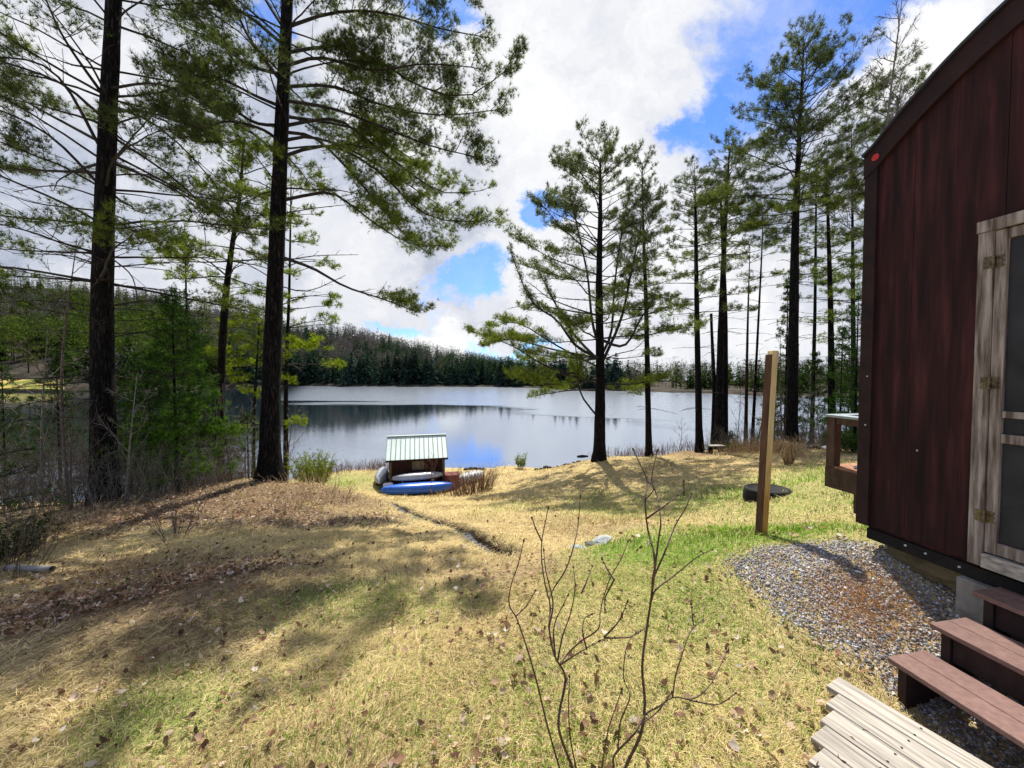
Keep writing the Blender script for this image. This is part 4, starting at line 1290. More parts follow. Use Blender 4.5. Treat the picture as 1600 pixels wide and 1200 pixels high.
def cabin():
    root = thing('cabin', 'dark red brown wooden cabin with curved roof and weathered screen door', 'cabin', W(1.4, -1.5, -1.5))
    g = G()
    rng = np.random.default_rng(3)
    # vertical boards of the gable, each its own plank
    edges = np.arange(.062, SPAN - .06, .232)
    for i in range(len(edges)):
        a, b = edges[i] + .0015, min(edges[i] + .2305, SPAN - .062)
        of = rng.uniform(-.003, .003)
        n = 6
        for j in range(n):
            s0, s1 = a + (b - a) * j / n, a + (b - a) * (j + 1) / n
            if .675 < (s0 + s1) / 2 < 1.70:
                lo = .94
            else:
                lo = -1.22
            hi0, hi1 = arc(s0) - .03, arc(s1) - .03
            c = [W(s0, -.02, lo), W(s1, -.02, lo), W(s1, of, lo), W(s0, of, lo), W(s0, -.02, hi0), W(s1, -.02, hi1), W(s1, of, hi1), W(s0, of, hi0)]
            F = [(0, 3, 2, 1), (4, 5, 6, 7), (2, 3, 7, 6), (0, 1, 5, 4)]
            if j == 0:
                F.append((3, 0, 4, 7))
            if j == n - 1:
                F.append((1, 2, 6, 5))
            g.add(c, F)
    # the other three sides
    D = 3.2
    wbox(g, 0.0, .03, -D, -.03, -1.22, 1.70)
    wbox(g, SPAN - .03, SPAN, -D, -.03, -1.22, 1.70)
    wbox(g, .031, SPAN - .031, -D, -D + .03, -1.22, 1.70)
    wbox(g, .031, SPAN - .031, -D + .04, -.03, -1.25, -1.19)
    g.build('wall', M['stain'], root)
    g = G()
    wbox(g, -.024, .064, -.022, .024, -1.225, 1.70)
    g.build('corner_board', M['trim_stain'], root)
    g = G()
    wbox(g, SPAN - .064, SPAN + .024, -.022, .024, -1.225, 1.70)
    g.build('corner_board', M['trim_stain'], root)
    # rake board following the curve
    g = G()
    ss = np.linspace(-.028, SPAN + .028, 40)
    for a, b in zip(ss[:-1], ss[1:]):
        ha, hb = float(arc(np.clip(a, 0, SPAN))) + .0, float(arc(np.clip(b, 0, SPAN)))
        dn = .17
        g.hexa([W(a, .005, ha - dn), W(b, .005, hb - dn), W(b, .032, hb - dn), W(a, .032, ha - dn), W(a, .005, ha), W(b, .005, hb), W(b, .032, hb), W(a, .032, ha)])
    g.build('rake_board', M['trim_stain'], root)
    # roof shell with drip edge
    g = G()
    for a, b in zip(ss[:-1], ss[1:]):
        ha, hb = float(arc(np.clip(a, 0, SPAN))) + .003, float(arc(np.clip(b, 0, SPAN))) + .003
        g.hexa([W(a, .055, ha), W(b, .055, hb), W(b, -D - .06, hb), W(a, -D - .06, ha), W(a, .055, ha + .022), W(b, .055, hb + .022), W(b, -D - .06, hb + .022), W(a, -D - .06, ha + .022)])
    g.build('roof', M['roofing'], root)
    # back gable
    g = G()
    for a, b in zip(np.linspace(.031, SPAN - .031, 20)[:-1], np.linspace(.031, SPAN - .031, 20)[1:]):
        g.hexa([W(a, -D, 1.702), W(b, -D, 1.702), W(b, -D + .03, 1.702), W(a, -D + .03, 1.702), W(a, -D, float(arc(a))), W(b, -D, float(arc(b))), W(b, -D + .03, float(arc(b))), W(a, -D + .03, float(arc(a)))])
    g.build('rear_gable', M['stain'], root)
    # sill beam and skids
    g = G()
    wbox(g, .035, SPAN - .035, -.12, -.012, -1.335, -1.252)
    g.build('sill_beam', M['black'], root)
    for o in (-.165, -D + .25):
        g = G()
        wbox(g, .16, SPAN - .15, o, o + .12, -1.47, -1.338)
        g.build('skid', M['skid'], root)
    g = G()
    for s, z in ((.034, -.03), (.03, -.42), (.36, -.56)):
        g2 = G()
        c = W(s, .0245 if s < .1 else .004, z)
        g2.tube([c, c + WN * .003], [.006, .005], 8)
        g2.build('nail', M['bolt'], root)
    for s, z in ((.42, -1.285), (.60, -1.29), (.30, -1.28), (.95, -1.29)):
        c = W(s, -.010, z)
        g.tube([c, c + WN * .008], [.008, .006], 8)
    g.build('bolt', M['bolt'], root)
    # red reflector below the eave
    g = G()
    c = W(.058, .034, 1.672)
    g.tube([c, c + WN * .006, c + WN * .014], [.026, .026, .016], 18)
    g.build('reflector', M['red'], root)
    # doorway: jambs, head, threshold
    x0, x1 = .655, 1.72
    g = G()
    wbox(g, x0, x0 + .068, .002, .030, -1.222, .872)
    wbox(g, x1 - .068, x1, .002, .030, -1.222, .872)
    wbox(g, x0 - .006, x1 + .006, .002, .036, .874, .945)
    fr = g.build('door_frame', M['old_wood'], root)
    bevel(fr, .003)
    g = G()
    wbox(g, x0 + .07, x1 - .07, -.05, .042, -1.222, -1.135)
    bevel(g.build('threshold', M['deck'], root), .003)
    # screen door, hung on the left
    d0, d1 = x0 + .072, x1 - .072
    g = G()
    st = .052
    wbox(g, d0, d0 + st, -.012, .018, -1.125, .868)
    wbox(g, d1 - st, d1, -.012, .018, -1.125, .868)
    for z0, z1 in ((.808, .867), (-.275, -.235), (-.43, -.375), (-1.123, -1.05)):
        wbox(g, d0 + st + .001, d1 - st - .001, -.012, .016, z0, z1)
    for k in range(1, 6):
        s = d0 + st + (d1 - d0 - 2 * st) * k / 6
        wbox(g, s - .010, s + .010, -.010, .014, -.374, -.276)
    dr = g.build('screen_door', M['old_wood'], root)
    bevel(dr, .002)
    for z0, z1 in ((-.234, .807), (-.374, -.276), (-1.049, -.431)):
        g = G()
        wbox(g, d0 + st + .002, d1 - st - .002, -.004, -.002, z0 + .001, z1 - .001)
        g.build('screen', M['screen'], dr)
    for z in (.68, -.065, -.90):
        g = G()
        for a, b in ((d0 - .036, d0 - .006), (d0 + .006, d0 + .036)):
            wbox(g, a, b, .031 if a < d0 else .019, .0345 if a < d0 else .0225, z - .036, z + .036)
            for q in (-.028, 0, .028):
                m = a - .004 if a < d0 else b + .0
                wbox(g, m, m + .006, .031 if a < d0 else .019, .034 if a < d0 else .022, z + q - .006, z + q + .006)
        c = W(d0, .032, z - .038)
        g.tube([c, c + Zv * .076], .008, 8)
        g.build('hinge', M['brass'], root)
    g = G()
    c = W(d1 - .03, .02, -.30)
    g.tube([c, c + WN * .04, c + WN * .04 + Zv * .10, c + Zv * .10], .006, 6)
    g.build('handle', M['iron'], dr)
    # inner room seen through the screen: a plain dark back wall exists already (rear wall)

    # concrete pier under the door
    g = G()
    wbox(g, .61, 1.05, -.035, .035, -1.75, -1.34)
    p = g.build('concrete_pier', M['concrete'], loc=W(.8, -.1, -1.75))
    bevel(p, .006)
    tag(p, 'grey concrete block pier under the cabin sill below the door', 'pier')


def steps():
    root = thing('porch_steps', 'three brown composite treads on dark stringers leading up to the screen door', 'steps', W(1.4, .5, -1.9))
    for k, (f, z) in enumerate(((.215, -1.32), (.535, -1.48), (.845, -1.64))):
        for q in (0, 1):
            g = G()
            wbox(g, .785, 2.15, f - .142 * (q + 1) + .004, f - .142 * q, z - .028, z)
            bevel(g.build('tread', M['tread'], root), .004)
    # side stringers: one stepped outline each
    for s0 in (.825, 1.42, 2.07):
        prof = [(-.0, -1.85), (.0, -1.351), (.19, -1.351), (.19, -1.511), (.51, -1.511), (.51, -1.671), (.82, -1.671), (.82, -1.90), (.4, -1.93)]
        g = G()
        n = len(prof)
        V = [W(s0, o, z) for o, z in prof] + [W(s0 + .04, o, z) for o, z in prof]
        F = [tuple(range(n)), tuple(range(2 * n - 1, n - 1, -1))] + [(i, n + i, n + (i + 1) % n, (i + 1) % n) for i in range(n)]
        g.add(V, F)
        g.build('stringer', M['riser'], root)
    for f, z0, z1 in ((.165, -1.50, -1.352), (.485, -1.66, -1.512)):
        g = G()
        wbox(g, .87, 2.06, f - .01, f + .01, z0, z1)
        g.build('riser', M['riser'], root)


def deck():
    e1 = np.array([.447, -.894, 0])
    e2 = np.array([-.894, -.447, 0])
    O = np.array([1.771, 2.112, -1.76 + EYE])
    root = thing('wooden_platform', 'low platform of weathered grey boards on the grass beside the steps', 'platform', O + e1 * .8)
    starts = [0, .06, .10, .127, .185, .21, .19, .24]
    for k in range(8):
        g = G()
        o = O + e2 * (k * .143 - .137) + e1 * starts[k]
        g.box(o - Zv * .036, e1 * (2.3 - starts[k]), e2 * .137, Zv * .036)
        bd = g.build('board', M['deck'], root)
        bevel(bd, .005)
        g = G()
        for t in (.35, 1.15, 1.95):
            for w in (.03, .105):
                c = o + e1 * (t - starts[k]) + e2 * w + Zv * .0005
                g.tube([c, c + Zv * .0015], [.005, .005], 8)
        g.build('nail_heads', M['iron'], bd)
    for t in (.32, 1.12, 1.92):
        g = G()
        g.box(O + e1 * t - e2 * .12 - Zv * .13, e1 * .04, e2 * 1.10, Zv * .093)
        g.build('joist', M['skid'], root)


def porch():
    # rear porch of the cabin: its outer left corner shows past the wall
    A = P(1303, 660, 4.45)
    A[2] = 0
    root = thing('rear_porch', 'brown stained porch with grey capped rail past the cabin corner', 'porch', A + Zv * .6)
    u = WU
    r = -WN
    z = lambda py: -(py - 582) / 600 * 4.45 + EYE
    zt, zf, zb = z(650), z(729), z(752)
    side = 1.05
    def seg(g, o0, o1, s0, s1, z0, z1):
        # s: towards the viewer along the porch's left side, o: to the right
        b = A + r * o0 - u * s0 + Zv * z0
        return g.box(b, r * (o1 - o0), -u * (s1 - s0), Zv * (z1 - z0))
    g = G(); seg(g, -.045, .045, -.045, .045, zf - .01, zt - .012); g.build('post', M['porch'], root)
    g = G(); seg(g, 1.8, 1.89, -.045, .045, zf - .01, zt - .012); g.build('post', M['porch'], root)
    g = G(); seg(g, -.06, .08, -.06, side, zt - .011, zt + .018); bevel(g.build('rail_cap', M['cap'], root), .004)
    g = G(); seg(g, .081, 1.95, -.06, .08, zt - .011, zt + .018); bevel(g.build('rail_cap', M['cap'], root), .004)
    g = G(); seg(g, -.03, .03, .046, side, zt - .085, zt - .013); g.build('rail', M['porch'], root)
    g = G(); seg(g, .046, 1.79, -.03, .03, zt - .085, zt - .013); g.build('rail', M['porch'], root)
    g = G(); seg(g, -.05, -.012, -.05, side, zb - .07, zf - .012); g.build('rim_board', M['porch'], root)
    g = G(); seg(g, -.011, 1.95, -.05, -.012, zb - .07, zf - .012); g.build('rim_board', M['porch'], root)
    for k in range(8):
        g = G(); seg(g, -.04, 1.95, -.04 + .136 * k, -.04 + .136 * k + .13, zf - .011, zf + .014); g.build('floor_board', M['floorboard'], root)
    g = G(); seg(g, .02, .10, .22, .32, zb - .30, zb - .071); g.build('bracket', M['porch'], root)
    g = G(); seg(g, 1.7, 1.80, .22, .32, -.2, zb - .071); g.build('bracket', M['porch'], root)
    # two pale stones left on the porch floor
    for k, (o, s, rr, lb) in enumerate(((.10, .20, .05, 'small pale stone on the porch floor, nearer the post'), (.17, .30, .065, 'larger pale stone on the porch floor beside the small one'))):
        rock('stone', lb, A + r * o - u * s + Zv * (zf + .014 + rr * .42), (rr, rr * .8, rr * .5), 900 + k, 'rock_pale')


def rock(name, label, c, size, seed, mat='rock', flat=.0, rot=0.0, sub=3, group=None, cat='rock'):
    import bmesh
    bm = bmesh.new()
    bmesh.ops.create_icosphere(bm, subdivisions=sub, radius=1)
    V = np.array([v.co[:] for v in bm.verts])
    F = [tuple(v.index for v in f.verts) for f in bm.faces]
    bm.free()
    r = np.random.default_rng(seed)
    for _ in range(9):         # flat broken faces
        d = norm(r.standard_normal(3))
        k = r.uniform(.55, .85)
        h = V @ d
        V = V - np.clip(h - k, 0, None)[:, None] * d
    V = V * (1 + .05 * r.standard_normal((len(V), 1)) * .5)
    V = V * np.array(size)
    cc, ss = math.cos(rot), math.sin(rot)
    V = np.stack([V[:, 0] * cc - V[:, 1] * ss, V[:, 0] * ss + V[:, 1] * cc, V[:, 2] + V[:, 0] * flat], -1)
    o = mesh_obj(name, V + np.array(c), F, M[mat], loc=c)
    return tag(o, label, cat, group)


M['rock'] = mat_noise('grey_rock', (.09, .088, .082), (.22, .215, .205), 9, rough=.9, bstr=.6, bdist=.01)
M['rock_pale'] = mat_noise('pale_rock', (.26, .28, .28), (.46, .48, .47), 7, (1, 1, 3), rough=.85, bstr=.7, bdist=.01)
M['rock_dark'] = mat_noise('dark_rock', (.02, .02, .02), (.06, .058, .055), 12, rough=.9, bstr=.6)
M['post_shade'] = mat_noise('shaded_post_face', (.07, .032, .017), (.15, .075, .04), 7, (3, 3, .5), .75, .3, .002)  # shade of the post's left face put into a browner wood colour
M['tub'] = mat_noise('black_rubber', (.006, .006, .006), (.018, .017, .017), 9, rough=.75, spec=.2)
M['straw'] = mat_noise('dry_stalk', (.30, .19, .09), (.55, .40, .22), 12, rough=.9)


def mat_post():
    """pale wood of the lit face, weathered paler towards the top"""
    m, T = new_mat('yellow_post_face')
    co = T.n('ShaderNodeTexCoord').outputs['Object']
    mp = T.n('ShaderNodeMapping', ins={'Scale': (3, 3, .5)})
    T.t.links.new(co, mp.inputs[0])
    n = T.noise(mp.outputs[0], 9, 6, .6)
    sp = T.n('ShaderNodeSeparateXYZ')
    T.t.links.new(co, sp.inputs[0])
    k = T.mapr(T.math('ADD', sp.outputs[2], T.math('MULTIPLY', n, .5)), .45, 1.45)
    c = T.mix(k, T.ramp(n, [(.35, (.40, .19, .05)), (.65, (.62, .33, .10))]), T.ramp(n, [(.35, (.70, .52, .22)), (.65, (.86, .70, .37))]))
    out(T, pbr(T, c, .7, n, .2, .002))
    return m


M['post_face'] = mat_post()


def wooden_post():
    base, top = gp(1190, 836, 4.0), P(1207, 548, 4.0)
    ax = norm(top - base)
    a = math.radians(14)
    h1 = np.array([math.cos(a), math.sin(a), 0])      # along the right face, going back
    h2 = np.array([-math.sin(a), math.cos(a), 0])
    w = .074
    root = thing('wooden_post', 'leaning square wooden post standing alone in the lawn', 'post', base)
    o = base - ax * .25 - h1 * w / 2 - h2 * w / 2
    L = np.linalg.norm(top - base) + .25
    g = G()
    q = .012
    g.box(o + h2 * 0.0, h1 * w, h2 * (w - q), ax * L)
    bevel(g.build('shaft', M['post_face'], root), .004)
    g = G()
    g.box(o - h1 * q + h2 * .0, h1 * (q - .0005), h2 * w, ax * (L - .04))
    bevel(g.build('shade_face', M['post_shade'], root), .002)


def tub():
    c = gp(1199, 776, 8.0)
    root = thing('black_tub', 'low black round tub sitting on the lawn behind the wooden post', 'tub', c)
    g = G()
    n = 40
    rings = [(.43, -.10), (.425, -.02), (.415, .10), (.40, .135), (.375, .145), (.35, .135), (.33, .115), (.12, .118), (.0, .12)]
    V, F = [], []
    for r, z in rings:
        for k in range(n):
            t = k / n * 2 * math.pi
            V.append(c + np.array([r * math.cos(t) * 1.08, r * math.sin(t) * .9, z]))
    for i in range(len(rings) - 1):
        for k in range(n):
            F.append((i * n + k, i * n + (k + 1) % n, (i + 1) * n + (k + 1) % n, (i + 1) * n + k))
    g.add(V, F)
    g.build('basin', M['tub'], root, smooth=True)
    g = G()
    g.tube([c + (0, 0, .12), c + (.01, 0, .17), c + (.02, .01, .19)], [.03, .025, .02], 8)
    g.build('knob', M['iron'], root)


def bench():
    c = gp(1118, 711, 18.2)
    root = thing('bench', 'low plank bench on two short stumps under the pines by the lake', 'bench', c)
    g = G(); g.box(c + (-.44, -.16, .25), (.86, .05, 0), (-.02, .32, 0), (0, 0, .055)); bevel(g.build('seat', M['deck'], root), .01)
    for x in (-.24, .22):
        g = G(); g.tube([c + (x, 0, -.1), c + (x, 0, .1), c + (x, 0, .249)], [.11, .10, .105], 9); g.build('leg', M['bark'], root)


def stones():
    for k, (px, py, d, sz, rot, fl, lb, mt) in enumerate([
            (941, 851, 4.45, (.13, .10, .045), .3, .25, 'largest pale flat rock in the group of three on the lawn', 'rock_pale'), (921, 858, 4.4, (.07, .06, .035), 0, .1, 'small dark flat rock between the two pale ones on the lawn', 'rock'),
            (905, 864, 4.35, (.11, .06, .02), -.1, 0, 'low whitish flat rock sunk in the grass, left of the pale flat rock', 'rock_pale')]):
        c = gp(px, py, d)
        rock('flat_rock', lb, c + (0, 0, sz[2] * .5), sz, 500 + k, mt, fl, rot)
    rng = np.random.default_rng(8)
    line = [(838, 735, 20.5), (846, 735, 20.5), (853, 734, 20.3), (860, 733, 20.2), (866, 732, 20), (872, 731, 19.9), (878, 729, 19.8), (884, 728, 19.7), (890, 727, 19.5), (897, 725, 19.3), (904, 723, 19.1), (911, 722, 18.9), (916, 721, 18.8)]
    for k, (px, py, d) in enumerate(line):
        c = gp(px, py, d)
        s = rng.uniform(.10, .2)
        rock('shore_rock', 'dark rock in the low row along the edge of the lawn by the lake', c + (0, 0, s * .3), (s * 1.2, s, s * .7), 520 + k, 'rock_dark', 0, rng.random() * 3, 2, 'dark rocks edging the lawn at the lake')
    for k, (px, py, d) in enumerate([(728, 731, 22), (735, 731, 22.2), (742, 731, 22.2), (749, 732, 22.3), (754, 732, 22.2)]):
        c = gp(px, py, d)
        s = rng.uniform(.13, .2)
        rock('shore_rock', 'dark rock in the small heap at the waterline right of the shed', c + (0, 0, s * .3), (s * 1.4, s, s * .55), 560 + k, 'rock_dark', 0, rng.random() * 3, 2, 'dark rocks at the waterline right of the shed')
    for k, (px, py, d, s, lb, mt) in enumerate([(1281, 711, 15.5, .28, 'mossy dark boulder at the wood edge right of the tallest pine', 'rock_dark'), (1289, 712, 15.2, .17, 'pale broken rock at the wood edge beside the mossy boulder', 'rock_pale'), (1262, 710, 15.6, .18, 'small grey boulder at the foot of the tallest pine', 'rock')]):
        c = gp(px, py, d)
        rock('boulder', lb, c + (0, 0, s * .3), (s * 1.2, s, s * .75), 580 + k, mt)
    # pipe end in the grass on the left
    a, b = gp(44, 897, 4.25), gp(82, 899, 4.2)
    a[2] += .03; b[2] += .035
    d = norm(b - a)
    g = G()
    n = 20
    h = norm(np.cross(d, Zv)); v = np.cross(h, d)
    V, F = [], []
    for p, r in ((a - d * .3, .034), (b, .034), (b, .029), (a, .029)):
        for k in range(n):
            t = k / n * 2 * math.pi
            V.append(p + (h * math.cos(t) + v * math.sin(t)) * r)
    for i in range(3):
        for k in range(n):
            F.append((i * n + k, i * n + (k + 1) % n, (i + 1) * n + (k + 1) % n, (i + 1) * n + k))
    g.add(V, F)
    o = g.build('drain_pipe', M['concrete'], loc=a, smooth=False)
    tag(o, 'short grey drain pipe end poking out of the grass at the left', 'pipe')
    # fallen logs behind the post, floating log
    for k, (p0, p1, r, lb) in enumerate([((1160, 712, 17.5), (1236, 688, 17), .07, 'grey fallen log leaning up to the tallest pine, upper of two'), ((1130, 712, 18), (1236, 699, 16.6), .06, 'grey fallen log lying on the brush bank, lower of two'),
                                         ((215, 775, 7.4), (255, 788, 7.0), .018, 'pale fallen branch on the bank right of the leftmost big pine'), ((170, 905, 4.0), (262, 868, 4.3), .006, 'thin broken stick in the left shaded grass')]):
        A, B = P(*p0), P(*p1)
        for q in (A, B):
            q[2] = max(q[2], float(gz(q[0], q[1])) + r * .6) if k < 2 else float(gz(q[0], q[1])) + r
        g = G()
        mid = (A + B) / 2 + (0, 0, .02)
        if k >= 2:
            mid[2] = float(gz(mid[0], mid[1])) + r * 1.3
        g.tube(smooth_path([A, mid, B], 8), np.linspace(r, r * .7, 8), 8, jit=.05, rng=rng)
        tag(g.build('fallen_log' if k < 2 else 'fallen_branch', M['twig_pale'], loc=(A + B) / 2), lb, 'log' if k < 2 else 'branch')
    g = G()
    A = P(902, 705, 26); A[2] = LAKE + .02
    g.tube([A, A + (.35, .1, .02), A + (.75, .1, .0)], [.05, .07, .04], 8)
    tag(g.build('floating_log', M['bark'], loc=A), 'small dark log floating in the lake left of the broad pine', 'log')


M['metal_roof'] = mat_noise('pale_green_metal', (.58, .70, .66), (.68, .78, .75), 3, rough=.4, bstr=.05, spec=.5)
M['seam'] = mat_noise('roof_seam', (.16, .24, .23), (.24, .33, .31), 5, rough=.5)  # darker than the roof sheet: the seams' shadow lines put into their colour
M['shed_wall'] = mat_noise('dark_brown_boards', (.018, .008, .007), (.045, .018, .015), 7, (3, 3, .5), .85)
M['shed_trim'] = mat_noise('grey_brown_trim', (.09, .075, .06), (.17, .145, .115), 7, (3, 3, .5), .85)
M['pane'] = mat_noise('boarded_pane', (.10, .085, .055), (.19, .165, .11), 5, (3, 3, .6), .6)
M['blue'] = mat_noise('blue_hull', (.012, .085, .46), (.018, .12, .56), 4, rough=.3, bstr=.05, spec=.5, c3=(.02, .12, .52))
M['silver'] = mat_noise('grey_hull', (.30, .32, .34), (.45, .47, .49), 3, rough=.35, bstr=.05, spec=.5, metal=.3)
M['white'] = mat_noise('white_plastic', (.55, .56, .57), (.75, .76, .77), 5, rough=.45, bstr=.05)
M['dark_red'] = mat_noise('dark_red_paint', (.12, .025, .022), (.20, .045, .04), 5, rough=.7)


def hull(g, A, B, wid, ht, n=26, m=14, rock=.12, keel=.35):
    """an upturned pointed hull from A to B"""
    A, B = np.array(A), np.array(B)
    d = norm(B - A)
    h = norm(np.cross(d, Zv))
    V, F = [], []
    for i in range(n):
        t = i / (n - 1)
        u = 2 * t - 1
        k = max(1 - abs(u) ** 2.6, .0) ** .75
        c = A + (B - A) * t + Zv * (rock * ht * u * u)
        for j in range(m):
            a = math.pi * j / (m - 1)
            x = math.cos(a)
            z = math.sin(a) ** .75
            V.append(c + h * (wid / 2 * k * np.sign(x) * abs(x) ** .85 + .002) + Zv * ht * z * (.45 + .55 * k) * (1 if 0 < j < m - 1 else 0))
    for i in range(n - 1):
        for j in range(m - 1):
            F.append((i * m + j, (i + 1) * m + j, (i + 1) * m + j + 1, i * m + j + 1))
        F.append((i * m, i * m + m - 1, (i + 1) * m + m - 1, (i + 1) * m))
    F.append(tuple(range(m)))
    F.append(tuple((n - 1) * m + j for j in range(m))[::-1])
    return g.add(V, F)


def boat_shed():
    d0 = 17.3
    zb = float(gz(-4.4, 17.3))
    x0, x1 = (607 - 800) / 600 * d0, (690 - 800) / 600 * d0
    yaw = math.radians(14)
    ex, ey = np.array([math.cos(yaw), math.sin(yaw), 0]), np.array([-math.sin(yaw), math.cos(yaw), 0])
    O = np.array([x0, d0, 0])
    wd, dp = (x1 - x0) / math.cos(yaw), 2.1
    zE = P(650, 716, d0)[2]
    root = thing('boat_shed', 'small dark brown boat shed with pale green metal roof by the water', 'shed', O + ex * wd / 2 + ey * dp / 2 + Zv * zb)
    g = G()
    pk = zE + .78
    L = lambda x, y, z: O + ex * x + ey * y + Zv * z
    z0 = min(zb, float(gz(*L(0, dp, 0)[:2])), float(gz(*L(wd, dp, 0)[:2]))) - .2
    n = 11
    for k in range(n):
        a, b = wd * k / n + .004, wd * (k + 1) / n - .004
        g.box(L(a, 0, z0), ex * (b - a), ey * .03, Zv * (zE - z0))
        g.box(L(a, dp - .03, z0), ex * (b - a), ey * .03, Zv * (zE - z0))
    for x in (.0, wd - .03):
        V = [L(x, .031, z0), L(x, dp - .031, z0), L(x, dp - .031, zE), L(x, dp / 2, pk - .05), L(x, .031, zE)]
        V2 = [v + ex * .03 for v in V]
        g.add(V + V2, [(0, 1, 2, 3, 4), (9, 8, 7, 6, 5)] + [(i, 5 + i, 5 + (i + 1) % 5, (i + 1) % 5) for i in range(5)])
    g.build('wall', M['shed_wall'], root)
    for x in (-.02, wd - .10):
        g = G(); g.box(L(x, -.022, z0), ex * .12, ey * .02, Zv * (zE - z0 - .02)); g.build('corner_trim', M['shed_trim'], root)
    # roof: two slopes with standing seams
    g, sm = G(), G()
    ov = .16
    for s in (0, 1):
        e = L(-ov, -ov if s == 0 else dp + ov, zE - .10)
        r = L(-ov, dp / 2, pk)
        nrm = norm(np.cross(ex, r - e)) * (1 if s == 0 else -1)
        wx = wd + 2 * ov
        g.box(e, ex * wx, (r - e) * .999, nrm * .015)
        for k in range(14):
            sm.box(e + ex * (wx - .03) * k / 13 + nrm * .016, ex * .03, (r - e) * .998, nrm * .03)
    rf = g.build('roof', M['metal_roof'], root)
    sm.build('seams', M['seam'], rf)
    g = G(); g.box(L(-ov, dp / 2 - .07, pk + .012), ex * (wd + 2 * ov), ey * .14, Zv * .03); g.build('ridge_cap', M['metal_roof'], root)
    g = G(); g.box(L(-ov, -ov + .01, zE - .19), ex * (wd + 2 * ov), ey * .02, Zv * .085); g.build('fascia', M['shed_wall'], root)
    wx0, wx1 = wd * .42, wd * .60
    wz0, wz1 = P(650, 736, d0)[2], P(650, 719, d0)[2]
    g = G()
    for a, b, c, d in ((wx0 - .05, wx0, wz0 - .05, wz1 + .05), (wx1, wx1 + .05, wz0 - .05, wz1 + .05), (wx0, wx1, wz1, wz1 + .05), (wx0, wx1, wz0 - .05, wz0)):
        g.box(L(a, -.03, c), ex * (b - a), ey * .028, Zv * (d - c))
    fr = g.build('window', M['shed_trim'], root)
    g = G(); g.box(L(wx0 + .002, -.018, wz0 + .002), ex * (wx1 - wx0 - .004), ey * .012, Zv * (wz1 - wz0 - .004)); g.build('pane', M['pane'], fr)

    # boats in front
    gl = lambda x, y: float(gz(*L(x, y, 0)[:2]))
    b = thing('kayak', 'upturned bright blue kayak lying on the grass before the shed', 'kayak', L(.9, -1.0, gl(.9, -1.0)))
    g = G()
    A, B = L(-.28, -1.15, gl(-.28, -1.15) + .07), L(2.9, -.75, gl(2.9, -.75) + .10)
    hull(g, A, B, .72, .34, keel=.4)
    g.build('hull', M['blue'], b, smooth=True)
    g = G()
    d = norm(B - A); h = norm(np.cross(d, Zv))
    for sgn in (-1, 1):
        pts = []
        for t in np.linspace(.02, .98, 22):
            u = 2 * t - 1
            k = max(1 - abs(u) ** 2.6, 0) ** .75
            pts.append(A + (B - A) * t + Zv * (.12 * .34 * u * u + .0) + h * sgn * (.36 * k + .006))
        g.tube(pts, .016, 6)
    g.build('gunwale', M['blue'], b)
    for y, z1 in ((-.62, .34),):
        pass
    c = thing('canoe', 'upturned silver grey canoe on low bunks against the shed front', 'canoe', L(1.3, -.42, gl(1.3, -.42)))
    g = G()
    zc = P(650, 752, 16.9)[2]
    hull(g, L(.13, -.5, zc), L(2.35, -.38, zc + .02), .55, .27)
    g.build('hull', M['silver'], c, smooth=True)
    for x in (.55, 1.85):
        g = G(); g.box(L(x, -.75, gl(x, -.5) - .1), ex * .09, ey * .6, Zv * (zc - gl(x, -.5) + .09)); g.build('bunk', M['shed_trim'], c)
    w = thing('rowboat', 'upturned pale rowboat along the left side of the shed', 'boat', L(-.38, .8, gl(-.38, .8)))
    g = G()
    hull(g, L(-.38, -.45, gl(-.38, -.4) + .28), L(-.42, 2.2, gl(-.42, 2.2) + .30), .62, .30)
    g.build('hull', M['silver'], w, smooth=True)
    for y in (.2, 1.6):
        g = G(); g.box(L(-.62, y, gl(-.4, y) - .1), ex * .48, ey * .09, Zv * .37); g.build('bunk', M['shed_trim'], w)
    f = G()
    cc = L(-.02, -.62, gl(-.02, -.62) + .36)
    f.tube([cc - ex * .21, cc - ex * .19, cc - ex * .1, cc + ex * .12, cc + ex * .2, cc + ex * .215], [.03, .085, .105, .105, .085, .03], 14)
    f.box(cc + (-.10, -.06, -.50), (.05, 0, 0), (0, .12, 0), (0, 0, .415))
    f.box(cc + (.06, -.06, -.50), (.05, 0, 0), (0, .12, 0), (0, 0, .415))
    o = f.build('boat_fender', M['white'], loc=cc, smooth=False)
    tag(o, 'white rounded boat float resting at the left end of the canoe', 'float')
    # red crate right of the shed
    q = L(wd + .02, -.55, 0)
    zq = float(gz(q[0], q[1]))
    r = thing('crate', 'dark red wooden box at the right corner of the shed', 'box', q + ex * .3 + Zv * zq)
    g = G()
    for k in range(4):
        g.box(q + Zv * (zq - .1 + .2 * k), ex * .62, ey * .6, Zv * .194)
    g.build('body', M['dark_red'], r)
    g = G(); g.box(q - ex * .02 - ey * .02 + Zv * (zq + .70), ex * .66, ey * .64, Zv * .035); g.build('lid', M['dark_red'], r)
    # pale skiff behind the bush
    s = thing('skiff', 'upturned white skiff lying behind the reddish bush right of the shed', 'boat', L(wd + .9, .2, gl(wd + .9, .2)))
    g = G()
    hull(g, L(wd + .55, .4, gl(wd + .55, .4) + .06), L(wd + 2.0, .9, gl(wd + 2, .9) + .1), .8, .42)
    g.build('hull', M['white'], s, smooth=True)


